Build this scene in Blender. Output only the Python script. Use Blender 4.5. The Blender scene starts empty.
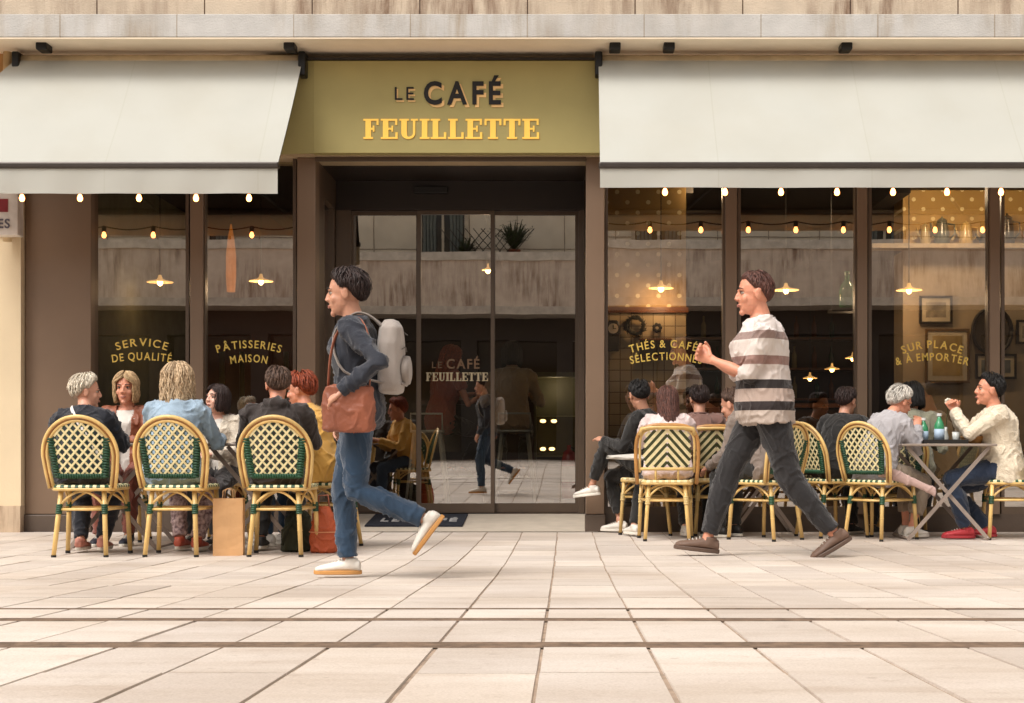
import bpy, bmesh, math, random
from mathutils import Vector as V, Matrix, noise, Euler
random.seed(7)
R = math.radians
S = bpy.context.scene
COL = S.collection
# ------------------------------------------------------------------ camera, world, sun, exposure
F, CX, CY, CH = 1500.0, 565.0, 443.0, 0.74      # focal length in px, vanishing point, camera height
cam_d = bpy.data.cameras.new('camera'); cam = bpy.data.objects.new('camera', cam_d); COL.objects.link(cam)
cam.location = (0, 0, CH); cam.rotation_euler = (R(90), 0, 0)
cam_d.sensor_width = 36; cam_d.lens = 36 * F / 1024
cam_d.shift_x = -(CX - 512) / 1024; cam_d.shift_y = (CY - 351.5) / 1024
cam_d.clip_start = 0.05; cam_d.clip_end = 500
S.camera = cam
SUN_EL, SUN_AZ = 54, 222         # azimuth from +Y clockwise: high, behind the camera and well to its left
W = bpy.data.worlds.new('World'); S.world = W; W.use_nodes = True
nt = W.node_tree; nt.nodes.clear()
sky = nt.nodes.new('ShaderNodeTexSky'); sky.sky_type = 'NISHITA'; sky.sun_disc = False
sky.sun_elevation = R(SUN_EL); sky.sun_rotation = R(SUN_AZ); sky.dust_density = 4; sky.air_density = 1.0
hs = nt.nodes.new('ShaderNodeHueSaturation'); hs.inputs['Saturation'].default_value = 0.12
mx = nt.nodes.new('ShaderNodeMix'); mx.data_type = 'RGBA'; mx.blend_type = 'MULTIPLY'; mx.inputs[0].default_value = 1
mx.inputs[7].default_value = (1.0, 0.96, 0.92, 1)
bg = nt.nodes.new('ShaderNodeBackground'); bg.inputs[1].default_value = 0.15
out = nt.nodes.new('ShaderNodeOutputWorld')
nt.links.new(sky.outputs[0], hs.inputs['Color']); nt.links.new(hs.outputs[0], mx.inputs[6])
nt.links.new(mx.outputs[2], bg.inputs[0]); nt.links.new(bg.outputs[0], out.inputs[0])
sl = bpy.data.lights.new('sun', 'SUN'); sl.energy = 1.2; sl.angle = R(25); sl.color = (1, .955, .90)
so = bpy.data.objects.new('sun', sl); COL.objects.link(so)
a, e = R(SUN_AZ), R(SUN_EL)
so.rotation_euler = V((-math.sin(a) * math.cos(e), -math.cos(a) * math.cos(e), -math.sin(e))).to_track_quat('-Z', 'Y').to_euler()
S.view_settings.view_transform = 'Standard'; S.view_settings.look = 'None'
S.view_settings.exposure = 0.66; S.view_settings.gamma = 1; S.view_settings.use_curve_mapping = False
S.render.engine = 'CYCLES'
S.cycles.use_denoising = True
S.cycles.max_bounces = 8; S.cycles.diffuse_bounces = 4; S.cycles.glossy_bounces = 4
S.cycles.transparent_max_bounces = 10; S.cycles.sample_clamp_indirect = 4; S.cycles.caustics_reflective = False

def P(px, py, Y):
    return V(((px - CX) * Y / F, Y, CH + (CY - py) * Y / F))
def PX(px, Y): return (px - CX) * Y / F
def PZ(py, Y): return CH + (CY - py) * Y / F
PROFILE = [(-60, .32), (-9, .32), (0, .30), (2, .2566)] + [(7 + .3*i, .00393*(4.5 - .3*i)**2) for i in range(15)] + [(11.5, 0), (80, 0)]
def gz(Y):
    for (a0, z0), (a1, z1) in zip(PROFILE, PROFILE[1:]):
        if a0 <= Y <= a1: return z0 + (z1 - z0) * (Y - a0) / (a1 - a0)
    return 0

# ------------------------------------------------------------------ materials
def lin(c):
    if isinstance(c, str):
        c = [int(c[i:i+2], 16) / 255 for i in (0, 2, 4)]
        c = [x / 12.92 if x <= .04045 else ((x + .055) / 1.055) ** 2.4 for x in c]
    return tuple(c)
MATS = {}
def M(name, col, rough=.6, metal=0, var=.18, vs=6, bump=.15, bs=60, emit=0, ecol=None, stretch=None, col2=None, coat=0, sheen=0, detail=4):
    if name in MATS: return MATS[name]
    m = bpy.data.materials.new(name); m.use_nodes = True; MATS[name] = m
    n = m.node_tree; b = n.nodes['Principled BSDF']
    c = lin(col)
    tc = n.nodes.new('ShaderNodeTexCoord'); src = tc.outputs['Object']
    if stretch:
        mp = n.nodes.new('ShaderNodeMapping'); mp.inputs['Scale'].default_value = stretch
        n.links.new(src, mp.inputs[0]); src = mp.outputs[0]
    nz = n.nodes.new('ShaderNodeTexNoise'); nz.inputs['Scale'].default_value = vs; nz.inputs['Detail'].default_value = detail
    n.links.new(src, nz.inputs['Vector'])
    rp = n.nodes.new('ShaderNodeValToRGB')
    c2 = lin(col2) if col2 else tuple(min(1, x * (1 + var)) for x in c)
    c1 = tuple(x * (1 - var) for x in c)
    rp.color_ramp.elements[0].position = .3; rp.color_ramp.elements[1].position = .7
    rp.color_ramp.elements[0].color = (*c1, 1); rp.color_ramp.elements[1].color = (*c2, 1)
    n.links.new(nz.outputs[0], rp.inputs[0]); n.links.new(rp.outputs[0], b.inputs['Base Color'])
    b.inputs['Roughness'].default_value = rough; b.inputs['Metallic'].default_value = metal
    if coat: b.inputs['Coat Weight'].default_value = coat
    if sheen: b.inputs['Sheen Weight'].default_value = sheen
    if bump:
        nb = n.nodes.new('ShaderNodeTexNoise'); nb.inputs['Scale'].default_value = bs; nb.inputs['Detail'].default_value = 3
        n.links.new(src, nb.inputs['Vector'])
        bp = n.nodes.new('ShaderNodeBump'); bp.inputs['Strength'].default_value = bump; bp.inputs['Distance'].default_value = .01
        n.links.new(nb.outputs[0], bp.inputs['Height']); n.links.new(bp.outputs[0], b.inputs['Normal'])
    if emit:
        b.inputs['Emission Color'].default_value = (*lin(ecol or col), 1); b.inputs['Emission Strength'].default_value = emit
    return m

def nodes_of(m): return m.node_tree, m.node_tree.nodes['Principled BSDF']

def glass_mat(name, refl=.22, tint=(.86, .84, .8)):
    m = bpy.data.materials.new(name); m.use_nodes = True; n = m.node_tree; n.nodes.clear()
    o = n.nodes.new('ShaderNodeOutputMaterial'); mixs = n.nodes.new('ShaderNodeMixShader')
    tr = n.nodes.new('ShaderNodeBsdfTransparent'); tr.inputs[0].default_value = (*tint, 1)
    gl = n.nodes.new('ShaderNodeBsdfGlossy'); gl.inputs['Roughness'].default_value = .004; gl.inputs[0].default_value = (1, .97, .93, 1)
    fr = n.nodes.new('ShaderNodeFresnel'); fr.inputs[0].default_value = 1.5
    mt = n.nodes.new('ShaderNodeMath'); mt.operation = 'ADD'; mt.inputs[1].default_value = refl; mt.use_clamp = True
    n.links.new(fr.outputs[0], mt.inputs[0]); n.links.new(mt.outputs[0], mixs.inputs[0])
    n.links.new(tr.outputs[0], mixs.inputs[1]); n.links.new(gl.outputs[0], mixs.inputs[2]); n.links.new(mixs.outputs[0], o.inputs[0])
    # faint waviness of big sheets
    tc = n.nodes.new('ShaderNodeTexCoord'); nz = n.nodes.new('ShaderNodeTexNoise'); nz.inputs['Scale'].default_value = 1.3
    bp = n.nodes.new('ShaderNodeBump'); bp.inputs['Strength'].default_value = .02; bp.inputs['Distance'].default_value = .02
    n.links.new(tc.outputs['Object'], nz.inputs[0]); n.links.new(nz.outputs[0], bp.inputs['Height']); n.links.new(bp.outputs[0], gl.inputs['Normal'])
    return m

# ------------------------------------------------------------------ mesh builder
class MB:
    def __init__(s): s.v = []; s.f = []; s.mi = []; s.cur = 0
    def face(s, idx): s.f.append(tuple(idx)); s.mi.append(s.cur)
    def box(s, x0, x1, y0, y1, z0, z1):
        b = len(s.v)
        s.v += [V((x, y, z)) for z in (z0, z1) for y in (y0, y1) for x in (x0, x1)]
        for q in ((0,2,3,1),(4,5,7,6),(0,1,5,4),(2,6,7,3),(0,4,6,2),(1,3,7,5)): s.face([b+i for i in q])
        return s
    def obox(s, c, size, rot=(0,0,0)):
        m = Euler(rot).to_matrix(); b = len(s.v); c = V(c)
        s.v += [c + m @ V((x*size[0]/2, y*size[1]/2, z*size[2]/2)) for z in (-1,1) for y in (-1,1) for x in (-1,1)]
        for q in ((0,2,3,1),(4,5,7,6),(0,1,5,4),(2,6,7,3),(0,4,6,2),(1,3,7,5)): s.face([b+i for i in q])
        return s
    def rings(s, rs, cap=True):
        b = len(s.v); n = len(rs[0])
        for r in rs: s.v += [V(p) for p in r]
        for i in range(len(rs)-1):
            for j in range(n):
                k = (j+1) % n
                s.face((b+i*n+j, b+i*n+k, b+(i+1)*n+k, b+(i+1)*n+j))
        if cap:
            s.face([b+j for j in range(n)][::-1]); s.face([b+(len(rs)-1)*n+j for j in range(n)])
        return s
    def tube(s, pts, r, seg=8, flat=None, up=None):
        pts = [V(p) for p in pts]; n = len(pts)
        rr = list(r) if isinstance(r, (list, tuple)) else [r]*n
        t0 = (pts[1]-pts[0]).normalized()
        a = V(up) if up else (V((0,0,1)) if abs(t0.z) < .9 else V((0,1,0)))
        nx = (a - t0*a.dot(t0)).normalized(); rings = []
        for i in range(n):
            t = (pts[min(i+1,n-1)] - pts[max(i-1,0)]).normalized()
            nx = (nx - t*nx.dot(t)).normalized(); ny = t.cross(nx)
            fx, fy = (flat if flat else (1,1))
            rings.append([pts[i] + (nx*math.cos(q)*fx + ny*math.sin(q)*fy)*rr[i] for q in (2*math.pi*j/seg for j in range(seg))])
        return s.rings(rings)
    def ell(s, c, r, seg=14, rot=None):
        c = V(c); n = seg//2+1; rs = []
        for i in range(n):
            th = math.pi*(i+.0)/(n-1); th = min(max(th, .04), math.pi-.04)
            ring = []
            for j in range(seg):
                ph = 2*math.pi*j/seg
                p = V((r[0]*math.sin(th)*math.cos(ph), r[1]*math.sin(th)*math.sin(ph), r[2]*math.cos(th)))
                if rot is not None: p = rot @ p
                ring.append(c+p)
            rs.append(ring)
        return s.rings(rs[::-1])
    def lathe(s, prof, c=(0,0,0), seg=20, cap=True):
        c = V(c)
        return s.rings([[c+V((r*math.cos(2*math.pi*j/seg), r*math.sin(2*math.pi*j/seg), z)) for j in range(seg)] for r, z in prof], cap)
    def prism(s, poly, y0, y1):     # poly in x,z ; extruded along y
        b = len(s.v); n = len(poly)
        s.v += [V((x, y0, z)) for x, z in poly] + [V((x, y1, z)) for x, z in poly]
        s.face(range(b, b+n)); s.face(range(b+2*n-1, b+n-1, -1))
        for j in range(n):
            k = (j+1) % n; s.face((b+j, b+n+j, b+n+k, b+k))
        return s
    def xf(s, m, start=0):
        for i in range(start, len(s.v)): s.v[i] = m @ s.v[i]
        return s
    def mesh(s, name):
        me = bpy.data.meshes.new(name); me.from_pydata([tuple(p) for p in s.v], [], s.f); me.update()
        bm = bmesh.new(); bm.from_mesh(me); bmesh.ops.recalc_face_normals(bm, faces=bm.faces); bm.to_mesh(me); bm.free()
        return me
    def build(s, name, mats, parent=None, smooth=False, bevel=0, loc=None):
        me = s.mesh(name)
        mats = mats if isinstance(mats, (list, tuple)) else [mats]
        for m in mats: me.materials.append(m)
        if len(mats) > 1: me.polygons.foreach_set('material_index', s.mi)
        if smooth: me.polygons.foreach_set('use_smooth', [True]*len(me.polygons))
        o = bpy.data.objects.new(name, me); COL.objects.link(o)
        if parent: o.parent = parent
        if loc: o.location = loc
        if bevel:
            bv = o.modifiers.new('bevel', 'BEVEL'); bv.width = bevel; bv.segments = 2; bv.limit_method = 'ANGLE'; bv.angle_limit = R(50)
        return o

def tag(o, label=None, cat=None, group=None, kind=None):
    if label: o['label'] = label
    if cat: o['category'] = cat
    if group: o['group'] = group
    if kind: o['kind'] = kind
    return o
def empty(name, loc=(0,0,0), rz=0):
    o = bpy.data.objects.new(name, None); COL.objects.link(o); o.location = loc; o.rotation_euler = (0,0,R(rz)); return o
def thing(name, label, cat, loc=(0,0,0), rz=0, group=None):
    return tag(empty(name, loc, rz), label, cat, group)
def copy_tree(o, parent=None):
    c = o.copy(); COL.objects.link(c); c.parent = parent
    for ch in list(o.children): copy_tree(ch, c)
    return c
def struct(mb, name, mat, **k):
    return tag(mb.build(name, mat, **k), kind='structure')

def remeshed(mb, voxel, smooth_it=2, name='m', deform=None):
    me = mb.mesh('tmp'); o = bpy.data.objects.new('tmp', me); COL.objects.link(o)
    r = o.modifiers.new('r', 'REMESH'); r.mode = 'VOXEL'; r.voxel_size = voxel
    sm = o.modifiers.new('s', 'SMOOTH'); sm.iterations = smooth_it; sm.factor = .5
    dg = bpy.context.evaluated_depsgraph_get(); dg.update()
    m2 = bpy.data.meshes.new_from_object(o.evaluated_get(dg)); m2.name = name
    bpy.data.objects.remove(o); bpy.data.meshes.remove(me)
    m2.polygons.foreach_set('use_smooth', [True]*len(m2.polygons))
    return m2
def link_mesh(me, name, mat, parent):
    me.materials.clear(); me.materials.append(mat)
    o = bpy.data.objects.new(name, me); COL.objects.link(o); o.parent = parent; return o

def sm(pts, n=4):
    """smooth curve through the points"""
    p = [V(q) for q in pts]; p = [p[0]*2-p[1]] + p + [p[-1]*2-p[-2]]; o = []
    for i in range(1, len(p)-2):
        for k_ in range(n):
            t = k_/n; a, b, c, d = p[i-1:i+3]
            o.append(.5*((2*b) + (c-a)*t + (2*a-5*b+4*c-d)*t*t + (3*b-a-3*c+d)*t**3))
    return o + [p[-2]]
_txt = {}
def text_mesh(txt, size, bold=0.0, depth=.004):
    """flat lettering as a vert/face list centred on x, baseline 0; in x,z"""
    key = (txt, size, bold)
    if key in _txt: return _txt[key]
    cu = bpy.data.curves.new('t', 'FONT'); cu.body = txt; cu.size = size; cu.offset = bold*size; cu.extrude = depth/2; cu.resolution_u = 4
    o = bpy.data.objects.new('t', cu); COL.objects.link(o)
    dg = bpy.context.evaluated_depsgraph_get(); dg.update()
    me = bpy.data.meshes.new_from_object(o.evaluated_get(dg))
    vs = [V(v.co) for v in me.vertices]; fs = [tuple(p.vertices) for p in me.polygons]
    bpy.data.objects.remove(o); bpy.data.curves.remove(cu); bpy.data.meshes.remove(me)
    x0 = min(v.x for v in vs); x1 = max(v.x for v in vs)
    _txt[key] = (vs, fs, x0, x1); return _txt[key]
def put_text(mb, txt, cx, z, width, height, y, arc=0, bold=.02, space=.22, slant=0):
    """letters set one by one on a shallow arc, facing -Y, fitted to width and cap height"""
    items = []; x = 0; size = height/0.7
    for ch in txt:
        if ch == ' ': x += .3*size; continue
        vs, fs, a0, a1 = text_mesh(ch, size, bold)
        items.append((vs, fs, a0, x, a1-a0)); x += (a1-a0) + space*height
    total = x - space*height; sx = width/total
    for vs, fs, a0, px, w in items:
        mid = (px + w/2)*sx - width/2
        u = mid/(width/2)
        dz = arc*(1-u*u); ang = -arc*2*u/(width/2)*-1
        ang = math.atan2(-2*arc*u, width/2)
        b = len(mb.v)
        for v in vs:
            lx = (v.x-a0-w/2)*sx; lz = v.y
            mb.v.append(V((cx + mid + lx*math.cos(ang) - lz*math.sin(ang), y + v.z, z + dz + lx*math.sin(ang) + lz*math.cos(ang))))
        for f in fs: mb.face([b+i for i in f])
# ------------------------------------------------------------------ ground
def pavement():
    rnd = random.Random(3); b = MB()
    # bed under the slabs
    xs = [-40, 40]; prof = [(y, z-.005) for y, z in PROFILE]
    for (y0,z0),(y1,z1) in zip(prof, prof[1:]):
        n = len(b.v); b.v += [V((-60,y0,z0)),V((60,y0,z0)),V((60,y1,z1)),V((-60,y1,z1))]; b.cur = 0; b.face((n,n+1,n+2,n+3))
    rows = []; y = 12.46
    cuts = [12.46,11.9,11.35,10.8,10.25,9.7,9.15,8.6,8.0,7.45,6.9,6.1,5.48,5.0,4.15,3.5,2.85,2.2,1.5,.8,0,-.8,-1.6,-2.4,-3.2,-4,-4.8,-5.6,-6.4,-7.2,-8]
    gaps = {5.48:.06, 5.0:.10, 4.15:.13}
    cols = []
    wid = .29
    for i in range(len(cuts)-1):
        ya, yb = cuts[i], cuts[i+1]
        ga = gaps.get(ya, .005)/2; gb = gaps.get(yb, .005)/2; y1, y0 = ya-ga, yb+gb
        xoff = -.062 + rnd.uniform(-.003,.003); span = 9 if ya > 1 else 6
        gx = .004 if ya > 5.7 else .006
        for j in range(int(-span/wid), int(span/wid)):
            if ya > 6.3 and rnd.random() < .12: pass
            x0 = xoff + j*wid + gx/2 + rnd.uniform(-.002,.002); x1 = x0 + wid - gx
            dz = rnd.uniform(-.0015,.0015); b.cur = 1; n = len(b.v); ts = []
            ysub = [y0] + [p for p, _ in PROFILE if y0 < p < y1] + [y1]; bv = .003
            # top face as strips with a small chamfer
            for yy in ysub:
                z = gz(yy)+dz
                b.v += [V((x0,yy,z-.012)),V((x0+bv,yy,z)),V((x1-bv,yy,z)),V((x1,yy,z-.012))]
            for q in range(len(ysub)-1):
                for e in range(3): b.face((n+4*q+e, n+4*q+e+1, n+4*(q+1)+e+1, n+4*(q+1)+e))
            m = n+4*(len(ysub)-1)
            b.face((n,n+3,n+2,n+1)); b.face((m,m+1,m+2,m+3))
            cols.append((len(b.f), rnd.random(), rnd.random()))
    # sunken mortar of the wide channels
    for yc, w_ in gaps.items():
        b.cur = 2; n = len(b.v); b.v += [V((-60,yc-w_/2+.0005,gz(yc)+.0008)),V((60,yc-w_/2+.0005,gz(yc)+.0008)),V((60,yc+w_/2-.0005,gz(yc)+.0008)),V((-60,yc+w_/2-.0005,gz(yc)+.0008))]; b.face((n,n+1,n+2,n+3))
    me = b.mesh('pavement')
    return b, me, cols
def stone_mat():
    m = M('paving_stone', 'C2A892', rough=.62, var=.12, vs=3, bump=.25, bs=45); n, bs_ = nodes_of(m)
    L = n.links; N = n.nodes
    tc = N.new('ShaderNodeTexCoord')
    at = N.new('ShaderNodeAttribute'); at.attribute_name = 'tile'
    mp = N.new('ShaderNodeMapping'); mp.inputs['Scale'].default_value = (1.0, 4.5, 1); L.new(tc.outputs['Object'], mp.inputs[0])
    add = N.new('ShaderNodeVectorMath'); add.operation = 'MULTIPLY_ADD'; add.inputs[1].default_value = (37,19,11)
    L.new(at.outputs['Color'], add.inputs[0]); L.new(mp.outputs[0], add.inputs[2])
    nz = N.new('ShaderNodeTexNoise'); nz.inputs['Scale'].default_value = 1.2; nz.inputs['Detail'].default_value = 6; nz.inputs['Roughness'].default_value = .6; L.new(add.outputs[0], nz.inputs[0])
    cr = N.new('ShaderNodeValToRGB'); e = cr.color_ramp.elements
    e[0].position = .25; e[0].color = (*lin('C0B3A8'),1); e[1].position = .7; e[1].color = (*lin('D6CEC8'),1)
    e2 = cr.color_ramp.elements.new(.45); e2.color = (*lin('CEC5BD'),1)
    L.new(nz.outputs[0], cr.inputs[0])
    # per-slab tint
    sx = N.new('ShaderNodeSeparateColor'); L.new(at.outputs['Color'], sx.inputs[0])
    cr2 = N.new('ShaderNodeValToRGB'); cr2.color_ramp.elements[0].color = (.88,.86,.84,1); cr2.color_ramp.elements[1].color = (1.06,1.04,1.0,1)
    L.new(sx.outputs[0], cr2.inputs[0])
    mx_ = N.new('ShaderNodeMix'); mx_.data_type='RGBA'; mx_.blend_type='MULTIPLY'; mx_.inputs[0].default_value = 1
    L.new(cr.outputs[0], mx_.inputs[6]); L.new(cr2.outputs[0], mx_.inputs[7])
    # big worn / dirty patches and small stains
    n2 = N.new('ShaderNodeTexNoise'); n2.inputs['Scale'].default_value = .7; n2.inputs['Detail'].default_value = 5; L.new(tc.outputs['Object'], n2.inputs[0])
    c3 = N.new('ShaderNodeValToRGB'); c3.color_ramp.elements[0].position=.38; c3.color_ramp.elements[0].color=(.72,.66,.60,1); c3.color_ramp.elements[1].position=.56; c3.color_ramp.elements[1].color=(1,1,1,1)
    L.new(n2.outputs[0], c3.inputs[0])
    m2 = N.new('ShaderNodeMix'); m2.data_type='RGBA'; m2.blend_type='MULTIPLY'; m2.inputs[0].default_value=.55
    L.new(mx_.outputs[2], m2.inputs[6]); L.new(c3.outputs[0], m2.inputs[7])
    n4 = N.new('ShaderNodeTexNoise'); n4.inputs['Scale'].default_value = 9; n4.inputs['Detail'].default_value = 8; n4.inputs['Roughness'].default_value=.75; L.new(tc.outputs['Object'], n4.inputs[0])
    c4 = N.new('ShaderNodeValToRGB'); c4.color_ramp.elements[0].position=.30; c4.color_ramp.elements[0].color=(.66,.6,.54,1); c4.color_ramp.elements[1].position=.44; c4.color_ramp.elements[1].color=(1,1,1,1)
    L.new(n4.outputs[0], c4.inputs[0])
    m3 = N.new('ShaderNodeMix'); m3.data_type='RGBA'; m3.blend_type='MULTIPLY'; m3.inputs[0].default_value=.5
    L.new(m2.outputs[2], m3.inputs[6]); L.new(c4.outputs[0], m3.inputs[7])
    # trodden gum and drips: small dark and pale spots
    vo = N.new('ShaderNodeTexVoronoi'); vo.inputs['Scale'].default_value = 5.5; L.new(tc.outputs['Object'], vo.inputs['Vector'])
    c5 = N.new('ShaderNodeValToRGB'); c5.color_ramp.elements[0].position=.05; c5.color_ramp.elements[0].color=(.50,.44,.40,1); c5.color_ramp.elements[1].position=.085; c5.color_ramp.elements[1].color=(1,1,1,1); L.new(vo.outputs['Distance'], c5.inputs[0])
    m5 = N.new('ShaderNodeMix'); m5.data_type='RGBA'; m5.blend_type='MULTIPLY'; m5.inputs[0].default_value=.45; L.new(m3.outputs[2], m5.inputs[6]); L.new(c5.outputs[0], m5.inputs[7])
    n6 = N.new('ShaderNodeTexNoise'); n6.inputs['Scale'].default_value = 160; n6.inputs['Detail'].default_value = 4; L.new(tc.outputs['Object'], n6.inputs[0])
    c6 = N.new('ShaderNodeValToRGB'); c6.color_ramp.elements[0].position=.3; c6.color_ramp.elements[0].color=(.78,.75,.72,1); c6.color_ramp.elements[1].position=.6; c6.color_ramp.elements[1].color=(1.03,1.03,1.03,1); L.new(n6.outputs[0], c6.inputs[0])
    m6 = N.new('ShaderNodeMix'); m6.data_type='RGBA'; m6.blend_type='MULTIPLY'; m6.inputs[0].default_value=.7; L.new(m5.outputs[2], m6.inputs[6]); L.new(c6.outputs[0], m6.inputs[7])
    L.new(m6.outputs[2], bs_.inputs['Base Color'])
    return m
b, me, cols = pavement()
joint = M('paving_joint', '9C8876', rough=.95, var=.3, vs=12, bump=.5)
me.materials.append(joint); me.materials.append(stone_mat()); me.materials.append(M('channel_grit', '6E5A49', rough=.95, var=.35, vs=20, bump=.6))
me.polygons.foreach_set('material_index', b.mi)
ca = me.color_attributes.new('tile', 'FLOAT_COLOR', 'CORNER'); data = []; fi = 0
nb_ = len(PROFILE)-1; cur = 0
vals = []
prev = nb_
for p in me.polygons:
    while cur < len(cols) and p.index >= cols[cur][0]: cur += 1
    c = (0,0) if p.index < nb_ or cur >= len(cols) else cols[cur][1:]
    vals += [c[0], c[1], c[0]*.5+c[1]*.5, 1]*p.loop_total
ca.data.foreach_set('color', vals)
pav = bpy.data.objects.new('pavement', me); COL.objects.link(pav); tag(pav, kind='structure')

# ------------------------------------------------------------------ cafe building
taupe = M('facade_paint', '77614E', rough=.45, var=.06, vs=2, bump=.05, bs=90)
taupe_d = M('frame_paint', '5A4A3C', rough=.4, var=.08, bump=.03)
render_w = M('render_cream', 'D9C9B2', rough=.85, var=.06, vs=2, bump=.2)
win_glass = glass_mat('shop_glass', .33)
def weathered(name, base, stain, streak=True, amt=.6, sc=1.0):
    m = M(name, base, rough=.85, var=.1, vs=5, bump=.4, bs=70); n, bs_ = nodes_of(m); N = n.nodes; L = n.links
    src = bs_.inputs['Base Color'].links[0].from_socket
    tc = N.new('ShaderNodeTexCoord'); mp = N.new('ShaderNodeMapping'); mp.inputs['Scale'].default_value = (7*sc, 1, .8*sc) if streak else (2,2,2)
    L.new(tc.outputs['Object'], mp.inputs[0]); nz = N.new('ShaderNodeTexNoise'); nz.inputs['Scale'].default_value = 2.2; nz.inputs['Detail'].default_value = 7; nz.inputs['Roughness'].default_value=.65
    L.new(mp.outputs[0], nz.inputs[0]); cr = N.new('ShaderNodeValToRGB'); cr.color_ramp.elements[0].position = .42; cr.color_ramp.elements[1].position = .66
    L.new(nz.outputs[0], cr.inputs[0])
    n2 = N.new('ShaderNodeTexNoise'); n2.inputs['Scale'].default_value = .9; L.new(tc.outputs['Object'], n2.inputs[0])
    c2 = N.new('ShaderNodeValToRGB'); c2.color_ramp.elements[0].position=.4; c2.color_ramp.elements[1].position=.62; L.new(n2.outputs[0], c2.inputs[0])
    mu = N.new('ShaderNodeMath'); mu.operation='MULTIPLY'; L.new(cr.outputs[0], mu.inputs[0]); L.new(c2.outputs[0], mu.inputs[1])
    m4 = N.new('ShaderNodeMath'); m4.operation='MULTIPLY'; m4.inputs[1].default_value = amt; L.new(mu.outputs[0], m4.inputs[0])
    mx_ = N.new('ShaderNodeMix'); mx_.data_type='RGBA'; L.new(m4.outputs[0], mx_.inputs[0]); L.new(src, mx_.inputs[6]); mx_.inputs[7].default_value = (*lin(stain),1)
    L.new(mx_.outputs[2], bs_.inputs['Base Color']); return m
def blocks(m, width, dark):
    """vertical joints between the stones, as part of the stone surface"""
    n, bs_ = nodes_of(m); N, L = n.nodes, n.links; src = bs_.inputs['Base Color'].links[0].from_socket
    tc = N.new('ShaderNodeTexCoord'); mp = N.new('ShaderNodeMapping'); mp.inputs['Rotation'].default_value = (R(90),0,0); mp.inputs['Location'].default_value=(.3,0,0); L.new(tc.outputs['Object'], mp.inputs[0])
    br = N.new('ShaderNodeTexBrick'); br.inputs['Scale'].default_value=1; br.inputs['Brick Width'].default_value=width; br.inputs['Row Height'].default_value=60; br.offset=0; br.inputs['Mortar Size'].default_value=.006; br.inputs['Mortar Smooth'].default_value=.3
    br.inputs['Color1'].default_value=(.95,.94,.93,1); br.inputs['Color2'].default_value=(1,1,1,1); br.inputs['Mortar'].default_value=(*lin(dark),1)
    L.new(mp.outputs[0], br.inputs[0]); mx_ = N.new('ShaderNodeMix'); mx_.data_type='RGBA'; mx_.blend_type='MULTIPLY'; mx_.inputs[0].default_value=1
    L.new(src, mx_.inputs[6]); L.new(br.outputs[0], mx_.inputs[7]); L.new(mx_.outputs[2], bs_.inputs['Base Color']); return m
stone_old = blocks(weathered('old_stone', 'BFB09C', '5E3A1C', amt=1.0, sc=.55), .86, '6A5240')
stone_lt = blocks(weathered('light_stone', 'BAB8B4', '8A7450', amt=.65, sc=.4), .93, 'D8CEC0')
G = 12.6          # glass plane
cafe = thing('cafe_building', 'taupe cafe front with large windows under a stained stone balcony', 'building', (0,0,0))
XL, XR = PX(25,12.5), 8.0
ZC = 3.12
gold = M('gold_letter', 'DDBE5E', rough=.35, metal=.25, var=.05, bump=0)

def part(mb, name, m, par=None, **k): return mb.build(name, m, par or cafe, **k)
# upper building: fascia slab, soffit, masonry
b = MB(); b.box(-20,20,11.94,12.52,3.972,4.155); part(b, 'balcony_slab', stone_lt, bevel=.006)
b = MB(); b.box(-20,20,11.945,12.60,3.960,3.970); part(b, 'soffit', M('soffit_white','F0E0C8',rough=.85,var=.04,vs=3))
b = MB(); b.box(-20,20,11.985,12.05,4.158,5.3)
sl_ = part(b, 'parapet', stone_old)
rnd = random.Random(5)
b = MB(); b.box(-20,20,12.9,13.2,4.16,9.5); part(b, 'upper_wall', render_w)
b = MB(); b.box(-20,20,12.52,21,3.97,4.155); part(b, 'floor_slab', render_w)
# lintel wall above the windows
b = MB(); b.box(XL,PX(263,12.5),12.56,12.9,3.2,3.968); b.box(PX(263,12.5),PX(604,12.5),12.47,12.9,3.122,3.968); b.box(PX(604,12.5),XR,12.56,12.9,3.2,3.968)
part(b, 'lintel', M('lintel_paint', 'BBA684', rough=.7, var=.05))
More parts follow.
